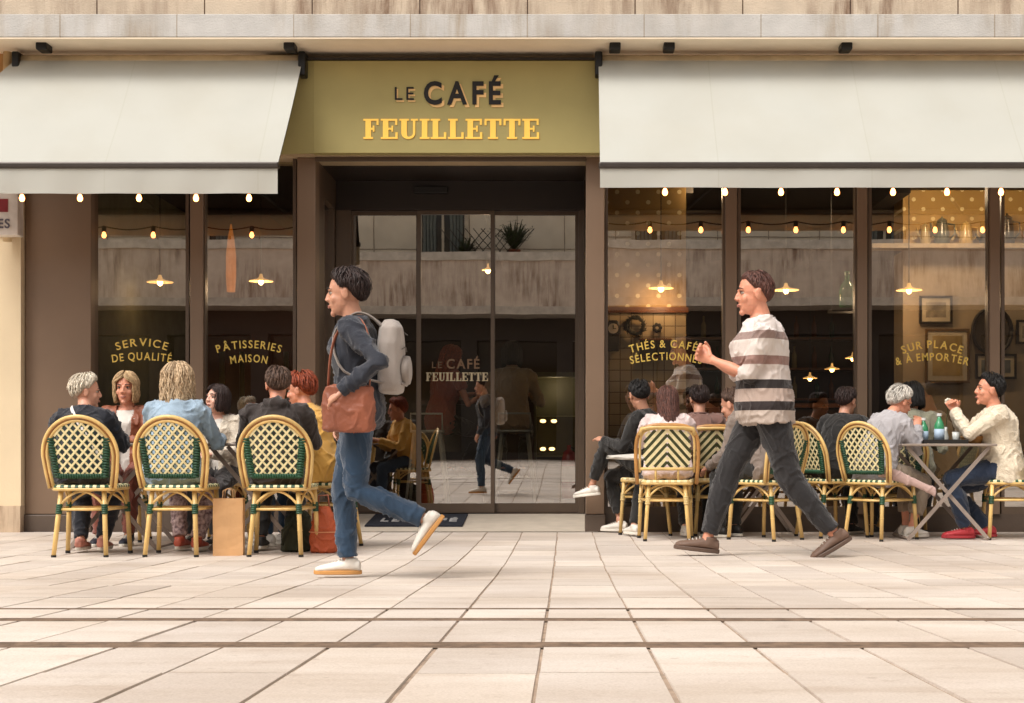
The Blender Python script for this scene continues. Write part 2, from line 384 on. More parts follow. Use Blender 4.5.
# pillars
def pillar(px0, px1, z1=ZC, y0=12.5, y1=12.70, x1=None, nm='pillar'):
    x0 = PX(px0,12.5); x1 = x1 or PX(px1,12.5)
    b = MB(); b.box(x0,x1,y0,y1,.145,z1); p = part(b, nm, taupe, bevel=.006)
    b = MB(); b.box(x0-.008,x1+.008,y0-.018,y1-.002,-.05,.143); part(b, 'plinth', M('plinth_paint', '55473C', rough=.5, var=.15, vs=5, bump=.1), p, bevel=.008)
    return p
pillar(25, 91, z1=3.2); pillar(297, 315.5, z1=3.12); pillar(586, 604.5, z1=3.12)
def window(px0, px1, lines=(), x1=None):
    """fixed shop window between two mullions: frame > pane > lettering"""
    x0 = PX(px0, G); x1 = x1 if x1 is not None else PX(px1, G); z0, z1 = .155, 3.2; f = .028
    b = MB(); b.box(x0,x1,12.56,12.66,z0-.01,z0+.05); b.box(x0,x1,12.56,12.66,z1-.05,z1); b.box(x0,x0+f,12.563,12.657,z0+.05,z1-.05); b.box(x1-f,x1,12.563,12.657,z0+.05,z1-.05)
    w = part(b, 'window', taupe_d)
    b = MB(); b.box(x0+f,x1-f,G,G+.004,z0+.05,z1-.05)
    n = len(b.v)
    b = MB(); b.v = [V((x0+f,G,z0+.05)),V((x1-f,G,z0+.05)),V((x1-f,G,z1-.05)),V((x0+f,G,z1-.05))]; b.face((0,1,2,3))
    part(b, 'pane', win_glass, w)
    for txt, pc, py, wpx, arc in lines:
        b = MB(); s_ = F/G
        put_text(b, txt, PX(pc,G), PZ(py,G), wpx/s_*.94, 7.7/s_, G-.008, arc=arc/s_, bold=.010, space=.26)
        part(b, 'lettering', gold, w)
    return w
window(91, 190, (('SERVICE',142,350.5,53,4.5),('DE QUALITÉ',142,362.5,62,2.5)))
window(203, 297, (('PÂTISSERIES',249,353,67,5),('MAISON',249,364,38,2)))
window(604.5, 725.5, (('THÉS & CAFÉS',666,353,76,5.5),('SÉLECTIONNÉS',666,364,75,4)))
window(737, 857.5); window(867.5, 990, (('SUR PLACE',932,354,62,6),('& À EMPORTER',932,365.5,76,5)))
window(1000, 1120); window(1130, 1250); window(1260, 1380)
for a_, c_ in ((190,203),(725.5,737),(857.5,867.5),(990,1000),(1120,1130),(1250,1260)):
    b = MB(); b.box(PX(a_,12.53),PX(c_,12.53),12.53,12.68,.145,3.2); part(b, 'mullion', taupe, bevel=.004)
b = MB(); b.box(PX(91,12.5),PX(297,12.5),12.56,12.88,-.05,.145); b.box(PX(604.5,12.5),XR,12.56,12.88,-.05,.145); part(b, 'window_base', M('plinth_paint', '55473C'))
# porch: side walls, ceiling, ramp, doors
XP0, XP1, YD = PX(315.5,12.5), PX(586,12.5), 13.65
b = MB(); b.box(XP0-.06,XP0-.004,12.71,13.0,.02,3.12); part(b, 'porch_side', taupe_d)
for q_ in ((13.55,13.7,.1,3.12),(13.0,13.55,.02,.25),(13.0,13.55,2.86,3.12)): b = MB(); b.box(XP0-.06,XP0-.004,*q_); part(b, 'porch_rail', taupe_d)
b = MB(); b.box(XP1+.004,XP1+.06,12.71,13.7,.02,3.12); part(b, 'porch_side', taupe_d)
b = MB(); b.v = [V((XP0-.03,13.0,.25)),V((XP0-.03,13.55,.25)),V((XP0-.03,13.55,2.86)),V((XP0-.03,13.0,2.86))]; b.face((0,1,2,3)); part(b, 'side_pane', win_glass)
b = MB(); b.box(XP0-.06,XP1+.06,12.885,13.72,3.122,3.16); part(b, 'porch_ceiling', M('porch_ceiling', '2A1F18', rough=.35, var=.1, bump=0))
b = MB(); b.box(XP0,XP1,12.475,12.5,3.085,3.118); part(b, 'porch_lip', taupe_d)
b = MB(); b.v = [V((XP0-.1,12.47,.004)),V((XP1+.1,12.47,.004)),V((XP1+.1,13.6,.098)),V((XP0-.1,13.6,.098))]; b.face((0,1,2,3))
ramp = tag(b.build('entrance_ramp', M('ramp_stone', 'B8AC9C', rough=.7, var=.08, vs=8)), kind='structure')
header_y = 13.62
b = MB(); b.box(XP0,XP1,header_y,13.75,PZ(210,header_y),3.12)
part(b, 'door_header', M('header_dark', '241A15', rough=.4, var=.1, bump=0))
b = MB(); b.box(PX(414,header_y-.03),PX(448,header_y-.03),header_y-.05,header_y-.002,PZ(194,header_y),PZ(187,header_y)); part(b, 'door_sensor', M('black_plastic', '16120F'), bevel=.006)
ztop = PZ(210, YD)
def door_leaf(a_, c_, y, nm='door'):
    x0, x1 = PX(a_,y), PX(c_,y); f = .035
    b = MB(); b.box(x0,x0+f,y,y+.04,.105,ztop); b.box(x1-f,x1,y,y+.04,.105,ztop); b.box(x0+f,x1-f,y+.002,y+.038,.105,.19); b.box(x0+f,x1-f,y+.002,y+.038,ztop-.04,ztop)
    d = part(b, nm, taupe_d)
    b = MB(); yy = y+.018; b.v = [V((x0+f,yy,.19)),V((x1-f,yy,.19)),V((x1-f,yy,ztop-.04)),V((x0+f,yy,ztop-.04))]; b.face((0,1,2,3)); part(b, 'pane', win_glass, d)
    return d
door_leaf(350,420,YD+.05); d2 = door_leaf(417,494.5,YD); door_leaf(491,579,YD+.05)
b = MB(); s_ = F/YD
put_text(b, 'LE', PX(437,YD), PZ(368,YD), 10/s_, 6.5/s_, YD-.0, 0, .0, .25); put_text(b, 'CAFÉ', PX(463,YD), PZ(368.5,YD), 33/s_, 9.5/s_, YD-.0, 0, .02, .2)
part(b, 'lettering', M('letter_brown', '6E5238', rough=.5, bump=0), d2)
for a_, c_ in ((XP0, PX(351,YD)), (PX(578.5,YD), XP1)):
    b = MB(); b.box(a_,c_,YD-.02,YD+.1,.1,ztop); part(b, 'door_post', taupe_d)
mat_ = MB(); 
def ramp_z(y): return .004 + .094*(y-12.47)/1.13
m_y0, m_y1 = 12.74, 13.5
b = MB(); x0, x1 = PX(366,m_y0+.1), PX(463,m_y0+.1); n = 0
rot = math.atan2(.094,1.13)
b.obox(((x0+x1)/2,(m_y0+m_y1)/2, ramp_z((m_y0+m_y1)/2)+.008), (x1-x0, m_y1-m_y0, .012), (rot,0,0))
dm = tag(b.build('door_mat', M('mat_navy', '161A26', rough=.95, var=.3, vs=80, bump=.6, bs=400)), 'dark navy doormat with pale lettering at the sliding doors', 'doormat')
b = MB(); put_text(b, 'LE CAFÉ', 0, 0, .66, .20, 0, 0, .02, .25)
mm = Matrix.Translation(((x0+x1)/2+.02, 12.98, ramp_z(12.98)+.0165)) @ Matrix.Rotation(rot, 4, 'X') @ Matrix.Rotation(R(-90), 4, 'X')
b.xf(mm); b.build('lettering', M('mat_letter', 'A8A6A4', rough=.9), dm)

# slab-serif capitals built stroke by stroke
def serif_word(mb, word, x0, z0, width, h, y0, y1):
    th, tn, sr = .27, .09, .11      # thick stem, thin arm, serif depth (in cap heights)
    W_ = {'F':.78,'E':.84,'U':.92,'I':.46,'L':.78,'T':.86}; sp_ = .07
    tot = sum(W_[c] for c in word) + sp_*(len(word)-1); k = width/tot; x = x0
    def bx(a_,b_,c_,d_): mb.box(x+a_*k, x+b_*k, y0+rnd.uniform(0,.0004), y1, z0+c_*h, z0+d_*h)
    for c in word:
        w = W_[c]
        if c in 'FELI':
            bx(.10,.10+th,0,1); bx(0,.10+th+.1,0,tn); bx(0,.10+th+.1,1-tn,1)
        if c in 'FE':
            bx(.10+th,w-.04,1-tn,1); bx(w-.14,w-.04,.70,1); bx(.10+th,w-.24,.46,.46+tn); bx(w-.32,w-.24,.36,.66)
        if c in 'EL': bx(.10+th,w-.02,0,tn); bx(w-.13,w-.02,0,.33)
        if c == 'T':
            m_ = w/2; bx(m_-th/2,m_+th/2,0,1); bx(m_-.25,m_+.25,0,tn); bx(.02,w-.02,1-tn,1); bx(.02,.12,.68,1); bx(w-.12,w-.02,.68,1)
        if c == 'U':
            bx(.09,.09+th,.28,1); bx(0,.46,1-tn,1); bx(w-.26,w-.15,.28,1); bx(w-.36,w-.02,1-tn,1)
            n = 12; pa = [];
            cx_ = (.09+w-.15)/2; ro = (w-.15-.09)/2
            outer = [(cx_-ro*math.cos(math.pi*i/n), .30-.31*math.sin(math.pi*i/n)) for i in range(n+1)]
            ri0, ri1 = cx_-(.09+th), (w-.26)-cx_; 
            inner = [(cx_-(ri0 if i < n/2 else ri1)*math.cos(math.pi*i/n), .30-.2*math.sin(math.pi*i/n)) for i in range(n+1)]
            for i in range(n): mb.prism([(x+p[0]*k, z0+p[1]*h) for p in (outer[i],outer[i+1],inner[i+1],inner[i])], y0, y1)
        x += (w+sp_)*k
SY = 12.33
b = MB(); s_ = F/YD; serif_word(b, 'FEUILLETTE', PX(426,YD), PZ(381,YD), 62/s_, 8.5/s_, YD-.004, YD-.001); part(b, 'lettering', M('letter_cream','B8A888',rough=.5,bump=0), d2)
sign = thing('shop_sign', 'olive green fabric sign board with dark and gold shop lettering over the doors', 'sign', (0,0,0))
b = MB(); b.box(PX(313,SY),PX(600,SY),SY,SY+.1,PZ(153,SY),PZ(60.5,SY))
olv = M('sign_olive', '9F935E', rough=.75, var=.05, vs=3, bump=.08, bs=300)
bd = b.build('board', olv, sign, bevel=.004)
b = MB(); b.v = [V((PX(313,SY),SY+.004,PZ(60.5,SY))),V((PX(313,SY),SY+.004,PZ(153,SY))),V((PX(255,SY),SY+.07,PZ(153,SY))),V((PX(255,SY),SY+.07,PZ(60.5,SY)))]
b.v += [v+V((0,.02,0)) for v in b.v]; 
for q in ((0,1,2,3),(7,6,5,4),(0,4,5,1),(1,5,6,2),(2,6,7,3),(3,7,4,0)): b.face(q)
b.build('return_panel', olv, sign)
b = MB(); b.box(PX(262,SY),PX(600,SY),SY-.01,SY+.14,PZ(60,SY),PZ(57.6,SY)); b.build('top_rail', M('rail_dark','1E1713',rough=.5), sign)
dk = M('letter_dark', '0C0603', rough=.7, bump=0); yel = M('letter_gold', 'F0C254', rough=.4, var=.04, bump=0, emit=.15, ecol='F0B94C'); crm = M('letter_shadow', 'E2B878', rough=.5, bump=0)  # gold letters get a faint glow in their colour, no lamp behind
s_ = F/SY
b = MB(); put_text(b, 'LE', PX(404.5,SY), PZ(100.2,SY), 19/s_, 13.2/s_, SY-.012, 0, .0, .3); b.build('lettering', dk, sign); b = MB(); put_text(b, 'CAFÉ', PX(462.5,SY), PZ(104,SY), 77/s_, 22/s_, SY-.012, 0, .028, .28); b.build('lettering', dk, sign)
b = MB(); put_text(b, 'LE', PX(406,SY), PZ(102,SY), 19/s_, 13.2/s_, SY-.005, 0, .0, .3); b.build('letter_shadow', crm, sign); b = MB(); put_text(b, 'CAFÉ', PX(465,SY), PZ(106.5,SY), 77/s_, 22/s_, SY-.005, 0, .028, .28); b.build('letter_shadow', crm, sign)
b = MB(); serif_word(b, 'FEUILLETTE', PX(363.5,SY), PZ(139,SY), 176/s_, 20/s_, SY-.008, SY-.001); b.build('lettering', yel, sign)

# ------------------------------------------------------------------ awnings
canvas = M('awning_canvas', 'B2B2AA', rough=.9, var=.03, vs=1.5, bump=.12, bs=500)
n_, b_ = nodes_of(canvas)
N_, L_2 = n_.nodes, n_.links; src_ = b_.inputs['Base Color'].links[0].from_socket
tc_ = N_.new('ShaderNodeTexCoord'); mp_ = N_.new('ShaderNodeMapping'); mp_.inputs['Rotation'].default_value = (R(90),0,0); L_2.new(tc_.outputs['Object'], mp_.inputs[0])
br_ = N_.new('ShaderNodeTexBrick'); br_.inputs['Scale'].default_value=1; br_.inputs['Brick Width'].default_value=1.17; br_.inputs['Row Height'].default_value=60; br_.offset=0; br_.inputs['Mortar Size'].default_value=.006; br_.inputs['Mortar Smooth'].default_value=.4
br_.inputs['Color1'].default_value=(1,1,1,1); br_.inputs['Color2'].default_value=(.985,.98,.975,1); br_.inputs['Mortar'].default_value=(.93,.92,.89,1); L_2.new(mp_.outputs[0], br_.inputs[0])
mw_ = N_.new('ShaderNodeMix'); mw_.data_type='RGBA'; mw_.blend_type='MULTIPLY'; mw_.inputs[0].default_value=1; L_2.new(src_, mw_.inputs[6]); L_2.new(br_.outputs[0], mw_.inputs[7])
ns_ = N_.new('ShaderNodeTexNoise'); ns_.inputs['Scale'].default_value=1.6; ns_.inputs['Detail'].default_value=7; L_2.new(tc_.outputs['Object'], ns_.inputs[0])
cs_ = N_.new('ShaderNodeValToRGB'); cs_.color_ramp.elements[0].position=.3; cs_.color_ramp.elements[0].color=(.95,.93,.90,1); cs_.color_ramp.elements[1].position=.55; cs_.color_ramp.elements[1].color=(1,1,1,1); L_2.new(ns_.outputs[0], cs_.inputs[0])
mw2 = N_.new('ShaderNodeMix'); mw2.data_type='RGBA'; mw2.blend_type='MULTIPLY'; mw2.inputs[0].default_value=.8; L_2.new(mw_.outputs[2], mw2.inputs[6]); L_2.new(cs_.outputs[0], mw2.inputs[7]); L_2.new(mw2.outputs[2], b_.inputs['Base Color'])
# thin cloth lets some light through
tl = n_.nodes.new('ShaderNodeBsdfTranslucent'); tl.inputs[0].default_value = (.8,.68,.48,1); mxs = n_.nodes.new('ShaderNodeMixShader'); mxs.inputs[0].default_value = .03
on = [x for x in n_.nodes if x.type == 'OUTPUT_MATERIAL'][0]
n_.links.new(b_.outputs[0], mxs.inputs[1]); n_.links.new(tl.outputs[0], mxs.inputs[2]); n_.links.new(mxs.outputs[0], on.inputs[0])
bar_m = M('awning_bar', '3F3833', rough=.35, metal=.4, var=.1, bump=0)
AT, AB = 12.28, 11.45
def awning(xa0, xa1, xb0, xb1, label, vpy, tilt=0):
    t = thing('awning', label, 'awning', (0,0,0), 0, 'awnings over the cafe terrace')
    zt, zb = PZ(57.5, AT), PZ(163, AB); b = MB(); nu, nv = 40, 14
    for L in (0, 1):
        for i in range(nv+1):
            v_ = i/nv
            for j in range(nu+1):
                u_ = j/nu; xa = xa0+(xa1-xa0)*u_; xb = xb0+(xb1-xb0)*u_
                sag = -.025*math.sin(math.pi*v_) + .003*math.sin(u_*31+v_*3)*math.sin(math.pi*v_)
                b.v.append(V((xa+(xb-xa)*v_, AT+(AB-AT)*v_, zt+(zb-zt)*v_ + sag - L*.004)))
    def id_(L,i,j): return L*(nv+1)*(nu+1)+i*(nu+1)+j
    for i in range(nv):
        for j in range(nu):
            b.face((id_(0,i,j),id_(0,i,j+1),id_(0,i+1,j+1),id_(0,i+1,j)))
    b.v = b.v[:(nv+1)*(nu+1)]
    b.build('canvas', canvas, t, smooth=True)
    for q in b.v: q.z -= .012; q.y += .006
    b.build('added_dark_sheet', M('awning_dark_sheet', '2A2520', rough=.95, bump=.05), t, smooth=True)  # dark sheet added under the canvas so the glass mirrors it dark
    b = MB(); b.box(xb0-.01, xb1+.01, AB-.035, AB+.035, zb-.045, zb+.004); fb = b.build('front_bar', bar_m, t, bevel=.012)
    zv1 = zb-.045; zv0 = PZ(vpy, AB-.02); b = MB(); n = 60
    for j in range(n+1):
        u_ = j/n; x = xb0+(xb1-xb0)*u_
        b.v += [V((x, AB-.018, zv1+.01)), V((x, AB-.018+.004*math.sin(u_*40)+.002*math.sin(u_*97), (zv1+zv0)/2)), V((x, AB-.018+.007*math.sin(u_*40+.6), zv0+.001*math.sin(u_*23)))]
    for j in range(n):
        for q in (0,1): b.face((3*j+q,3*j+q+1,3*(j+1)+q+1,3*(j+1)+q))
    b.build('valance', canvas, t, smooth=True)
    b = MB(); b.tube([(xa0,AT+.02,zt-.02),(xa1,AT+.02,zt-.02)], .045, 14); b.build('roller', M('roller_beige','B9A584',rough=.5), t, smooth=True)
    for x in (xa0, xa1):
        b = MB(); b.box(x-.03, x+.03, AT-.07, AT+.1, zt-.16, zt+.035); b.build('end_bracket', M('black_metal','12100E',rough=.45,metal=.3,bump=0), t, bevel=.012)
    for f_ in (.12,.5,.88):
        xx = xa0+(xa1-xa0)*f_; xx2 = xb0+(xb1-xb0)*f_
        b = MB(); mid = V((xx2+(.45 if f_ < .5 else -.45), (AT+AB)/2+.05, (zt+zb)/2-.18)); b.tube([(xx,AT+.1,zt-.1), mid], .018, 8); b.tube([mid, (xx2,AB+.03,zb-.03)], .015, 8); b.build('folding_arm', M('black_metal','12100E'), t, smooth=True)
    return t
aw1 = awning(PX(18,AT), PX(303,AT), -5.2, PX(278,AB), 'cream awning shading the tables beside the olive sign, left of the doors', 193.5)
aw2 = awning(PX(598.5,AT), 6.8, PX(600,AB), 7.0, 'long cream awning over the windows with tea, coffee and takeaway lettering', 187.5)
for px in (43,290,615,669,846):
    p = P(px, 51, 12.1); t = aw1 if px < 400 else aw2
    b = MB(); b.box(p.x-.045,p.x+.045,12.05,12.2,3.905,3.963); b.build('soffit_clamp', M('black_metal','12100E'), t, bevel=.01)

# ------------------------------------------------------------------ festoon lights
bulb_m = M('bulb_glow', 'FFB060', rough=.3, emit=10, ecol='FF9A50', bump=0, var=.02)
def festoon(pxs, py, label, x0, x1):
    t = thing('light_string', label, 'string lights', (0,0,0), 0, 'festoon lights under the awnings')
    b = MB(); pts = []; xs = [x0]+[PX(p,AB+.12) for p in pxs]+[x1]; zc = PZ(py, AB+.12)+.075
    for a_, c_ in zip(xs, xs[1:]):
        for i in range(6): u_ = i/6; pts.append((a_+(c_-a_)*u_, AB+.12, zc-.03*math.sin(math.pi*u_)+.01))
    b.tube(pts, .006, 5); b.build('cord', M('black_plastic','16120F'), t)
    for x in xs[1:-1]:
        b = MB(); b.lathe([(.012,.045),(.02,.04),(.02,-.005),(.014,-.01)], (x,AB+.12,zc-.03), 10); s2 = b.build('socket', M('black_plastic','16120F'), t)
        b = MB(); b.lathe([(.010,-.008),(.015,-.02),(.021,-.036),(.020,-.050),(.012,-.062),(.002,-.065)], (x,AB+.12,zc-.03), 12); b.build('bulb', bulb_m, s2, smooth=True)
festoon([22,80,139,196,249], 199, 'string of warm bulbs under the short awning left of the doors', PX(-40,AB), PX(276,AB))
festoon([665,725,781,837,893,947,1001,1057,1113], 193, 'string of warm bulbs under the long awning right of the doors', PX(604,AB), PX(1180,AB))

# ------------------------------------------------------------------ neighbour on the left
nbh = thing('neighbour_building', 'cream rendered wall with drainpipe at the end of the cafe front', 'building')
b = MB(); b.box(-14, XL-.006, 12.42, 12.9, .22, 3.96); b.build('wall', M('cream_render','DCC9A8',rough=.8,var=.05,vs=2,bump=.15), nbh)
b = MB(); b.box(-14, XL-.004, 12.40, 12.9, -.05, .22); b.build('wall_base', weathered('base_stone','C4AE94','7A5A42',amt=.9), nbh)
b = MB(); b.box(-14, XL-.03, 12.405, 12.5, 2.45, 3.96); b.build('upper_panel', M('ochre_panel','B58A54',rough=.7,var=.08), nbh)
b = MB(); x = PX(7,12.35); b.tube([(x,12.36,2.4),(x,12.36,3.96)], .035, 12); b.build('drainpipe', M('pipe_beige','CDB58C',rough=.5), nbh, smooth=True)
ws = thing('wall_sign', 'small projecting white sign box with red top beside the cafe front', 'sign')
x0, x1 = PX(-30,12.1), PX(20,12.1); b = MB(); b.box(x0,x1,12.05,12.18,PZ(236,12.1),PZ(192,12.1)); b.build('box', M('sign_white','D8D2CC',rough=.4,bump=0), ws, bevel=.006)
b = MB(); b.box(x0+.02,PX(8,12.05),12.044,12.05,PZ(212,12.05),PZ(199,12.05)); b.build('red_panel', M('sign_red','8A3038',rough=.4,bump=0), ws)
b = MB(); put_text(b,'IMES',PX(-2,12.05),PZ(228,12.05),24/124,9/124,12.044,0,.02,.15); b.build('lettering', M('letter_grey','5A5560',bump=0), ws)
# ------------------------------------------------------------------ inside the cafe
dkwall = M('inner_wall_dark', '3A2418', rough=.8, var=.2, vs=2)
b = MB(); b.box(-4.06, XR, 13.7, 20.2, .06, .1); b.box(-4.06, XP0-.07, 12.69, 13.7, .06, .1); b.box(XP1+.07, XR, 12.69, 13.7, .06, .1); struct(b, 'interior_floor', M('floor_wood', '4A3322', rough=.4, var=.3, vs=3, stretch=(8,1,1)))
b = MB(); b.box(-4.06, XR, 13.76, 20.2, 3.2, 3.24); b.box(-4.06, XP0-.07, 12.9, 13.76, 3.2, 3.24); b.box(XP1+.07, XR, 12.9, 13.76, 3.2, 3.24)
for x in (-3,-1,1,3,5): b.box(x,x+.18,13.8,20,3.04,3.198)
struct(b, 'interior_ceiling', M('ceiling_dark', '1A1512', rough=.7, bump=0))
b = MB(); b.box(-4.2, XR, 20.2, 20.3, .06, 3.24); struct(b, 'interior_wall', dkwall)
b = MB(); b.box(-4.16, -4.06, 12.7, 20.2, .06, 3.24); struct(b, 'interior_side_wall', M('inner_wall_green', '6E6E56', rough=.8))
b = MB(); b.box(-3.86, -2.3, 16.2, 16.3, .1, 3.2); struct(b, 'interior_wall', M('inner_wall_brown', '5A2F1C', rough=.7, var=.2, vs=1.5))
# papered piers and wall with tile wainscot
def paper_mat():
    m = M('wallpaper_gold', 'A58346', rough=.7, var=.12, vs=2, bump=0); n, bs_ = nodes_of(m); N, L = n.nodes, n.links
    src = bs_.inputs['Base Color'].links[0].from_socket
    tc = N.new('ShaderNodeTexCoord'); mp = N.new('ShaderNodeMapping'); mp.inputs['Scale'].default_value = (7.5, 7.5, 7.5); mp.inputs['Rotation'].default_value = (0, R(45), 0)
    L.new(tc.outputs['Object'], mp.inputs[0]); sx = N.new('ShaderNodeSeparateXYZ'); L.new(mp.outputs[0], sx.inputs[0]); ds = []
    for ax in (0, 2):
        fr = N.new('ShaderNodeMath'); fr.operation = 'FRACT'; L.new(sx.outputs[ax], fr.inputs[0])
        su = N.new('ShaderNodeMath'); su.operation = 'SUBTRACT'; su.inputs[1].default_value = .5; L.new(fr.outputs[0], su.inputs[0])
        sq = N.new('ShaderNodeMath'); sq.operation = 'POWER'; sq.inputs[1].default_value = 2; L.new(su.outputs[0], sq.inputs[0]); ds.append(sq)
    ad = N.new('ShaderNodeMath'); ad.operation = 'ADD'; L.new(ds[0].outputs[0], ad.inputs[0]); L.new(ds[1].outputs[0], ad.inputs[1])
    lt = N.new('ShaderNodeMath'); lt.operation = 'LESS_THAN'; lt.inputs[1].default_value = .022; L.new(ad.outputs[0], lt.inputs[0])
    mx_ = N.new('ShaderNodeMix'); mx_.data_type = 'RGBA'; L.new(lt.outputs[0], mx_.inputs[0]); L.new(src, mx_.inputs[6]); mx_.inputs[7].default_value = (*lin('E6D3A0'),1)
    L.new(mx_.outputs[2], bs_.inputs['Base Color']); return m
def tile_mat():
    m = M('wall_tiles', 'B9A684', rough=.3, var=.1, vs=4, bump=0); n, bs_ = nodes_of(m); N, L = n.nodes, n.links
    tc = N.new('ShaderNodeTexCoord'); mp = N.new('ShaderNodeMapping'); mp.inputs['Rotation'].default_value = (R(90),0,0); L.new(tc.outputs['Object'], mp.inputs[0])
    br = N.new('ShaderNodeTexBrick'); br.inputs['Scale'].default_value = 1; br.inputs['Brick Width'].default_value=.1; br.inputs['Row Height'].default_value=.1; br.offset=0
    br.inputs['Mortar Size'].default_value=.004; br.inputs['Color1'].default_value=(*lin('C0AC88'),1); br.inputs['Color2'].default_value=(*lin('A89472'),1); br.inputs['Mortar'].default_value=(*lin('6E5A40'),1)
    L.new(mp.outputs[0], br.inputs[0]); L.new(br.outputs[0], bs_.inputs['Base Color']); return m
paper, tiles = paper_mat(), tile_mat()
def papered(x0, x1, y0, y1, nm):
    b = MB(); b.box(x0,x1,y0,y1,1.97,3.2); o = struct(b, nm, paper)
    b = MB(); b.box(x0,x1,y0,y1,.1,1.92); o2 = b.build('wainscot', tiles, o)
    b = MB(); b.box(x0-.02,x1+.02,y0-.03,y1,1.92,1.97); b.build('wall_ledge', M('wood_brown','6B3E1E',rough=.4,var=.25), o)
papered(PX(604,13.6), PX(686,13.6), 13.6, 14.1, 'interior_pier')
b = MB(); b.box(PX(903,14.6), 6.9, 14.6, 15.0, 2.66, 3.2); rw = struct(b, 'interior_wall', paper)
b = MB(); b.box(PX(903,14.6), 6.9, 14.6, 15.0, .1, 2.61); b.build('lower_wall', M('inner_wall_taupe', 'A8967C', rough=.7, var=.12, vs=2), rw)
b = MB(); b.box(PX(868,14.6), 6.9, 14.38, 14.598, 2.612, 2.655); b.build('wall_ledge', M('shelf_cream','B8A488',rough=.5), rw)
# jugs on the high shelf
def jug(px, h, col, label, r=.05, spout=True):
    Y = 14.5; x = PX(px, Y); t = thing('coffee_pot', label, 'jug', (x, Y, 2.656), 0, 'old pots on the high shelf')
    m = M('enamel_'+col, col, rough=.3, var=.1, bump=0, coat=.3)
    b = MB(); b.lathe([(r,0),(r*1.05,.01),(r*.98,h*.4),(r*.72,h*.78),(r*.7,h*.84)], (0,0,0), 18); b.build('body', m, t, smooth=True)
    b = MB(); b.lathe([(r*.74,h*.84),(r*.7,h*.88),(r*.25,h*.95),(r*.12,h*.97),(r*.14,h),(.002,h*1.02)], (0,0,0), 14); b.build('lid', m, t, smooth=True)
    b = MB(); b.tube([(r*.8,0,h*.75),(r*1.7,0,h*.72),(r*1.8,0,h*.4),(r*1.0,0,h*.2)], r*.13, 8); b.build('handle', m, t, smooth=True)
    b = MB(); b.tube([(-r*.9,0,h*.3),(-r*1.4,0,h*.55),(-r*1.6,0,h*.78)], [r*.25,r*.18,r*.12], 8); b.build('spout', m, t, smooth=True)
jug(925,.21,'A89262','small cream enamel pot at the left end of the high shelf',.05); jug(942,.27,'4C5046','tall grey pot on the high shelf between two cream pots',.07)
jug(966,.23,'C8A868','pale yellow enamel jug on the high shelf left of a black pot',.065); jug(987,.14,'1E1A18','low round black pot on the high shelf',.07); jug(1007,.30,'1A1412','tall dark coffee mill shape on the high shelf behind the mullion',.07); jug(1030,.2,'8A5A30','brown pot on the high shelf past the last mullion',.06)
def picture(px0, px1, py0, py1, Y, label, fr, mat_c, art, margin=.3, name='picture_frame'):
    x0, x1, z0, z1 = PX(px0,Y), PX(px1,Y), PZ(py1,Y), PZ(py0,Y); t = thing(name, label, 'picture', ((x0+x1)/2, Y, z0)); w, h = (x1-x0)/2, z1-z0; f = .022
    b = MB(); b.box(-w,w,-.025,0,0,f); b.box(-w,w,-.025,0,h-f,h); b.box(-w,-w+f,-.0245,0,f,h-f); b.box(w-f,w,-.0245,0,f,h-f); b.build('frame', fr, t)
    b = MB(); b.box(-w+f,w-f,-.014,-.002,f,h-f); b.build('mount', mat_c, t)
    m_ = margin*min(w,h/2); b = MB(); b.box(-w+f+m_,w-f-m_,-.017,-.0145,f+m_,h-f-m_); b.build('print', art, t)
    return t
fr_b = M('frame_black','1C1612',rough=.4); cr_m = M('mount_cream','B8AC94',rough=.7)
art1 = M('print_grey','5E564C',rough=.6,var=.5,vs=9,col2='A89C88',detail=8); art2 = M('print_ochre','8E7444',rough=.6,var=.15,vs=4,col2='B8A070'); art3 = M('print_blue','3E4650',rough=.5,var=.4,vs=8,col2='7A7E80')
picture(919,952,296,324,14.57,'small framed townscape print hanging right of a pendant lamp', fr_b, cr_m, art1)
picture(925,969,329,383,14.57,'large ochre framed poster behind the takeaway lettering', M('frame_gold','5A4224',rough=.4), cr_m, art2, .22)
picture(975,1016,354,379,14.57,'wide blue grey framed print low on the wall', fr_b, cr_m, art3)
picture(1016,1042,320,344,14.57,'small dark framed print beside the oval mirror', fr_b, cr_m, art1)
picture(101,108,325,350,14.2,'narrow dark framed photo high on the green side wall', fr_b, cr_m, art3)
picture(100,109,352,381,14.1,'narrow reddish framed photo low on the green side wall', M('frame_red','5A3020'), cr_m, art1)
t = thing('oval_mirror','dark oval mirror hanging beside the last mullion','mirror',(PX(992,14.55),14.56,PZ(331,14.55)))
b = MB(); n=28; b.tube([(.19*math.cos(2*math.pi*i/n),-.02,.22*math.sin(2*math.pi*i/n)) for i in range(n+1)],.018,8); b.build('frame', fr_b, t, smooth=True)
b = MB(); b.v=[V((.19*math.cos(2*math.pi*i/n),-.008,.22*math.sin(2*math.pi*i/n))) for i in range(n)]; b.face(range(n)); b.build('mirror_glass', M('mirror_silver','6A6258',rough=.15,metal=.8,bump=0), t)
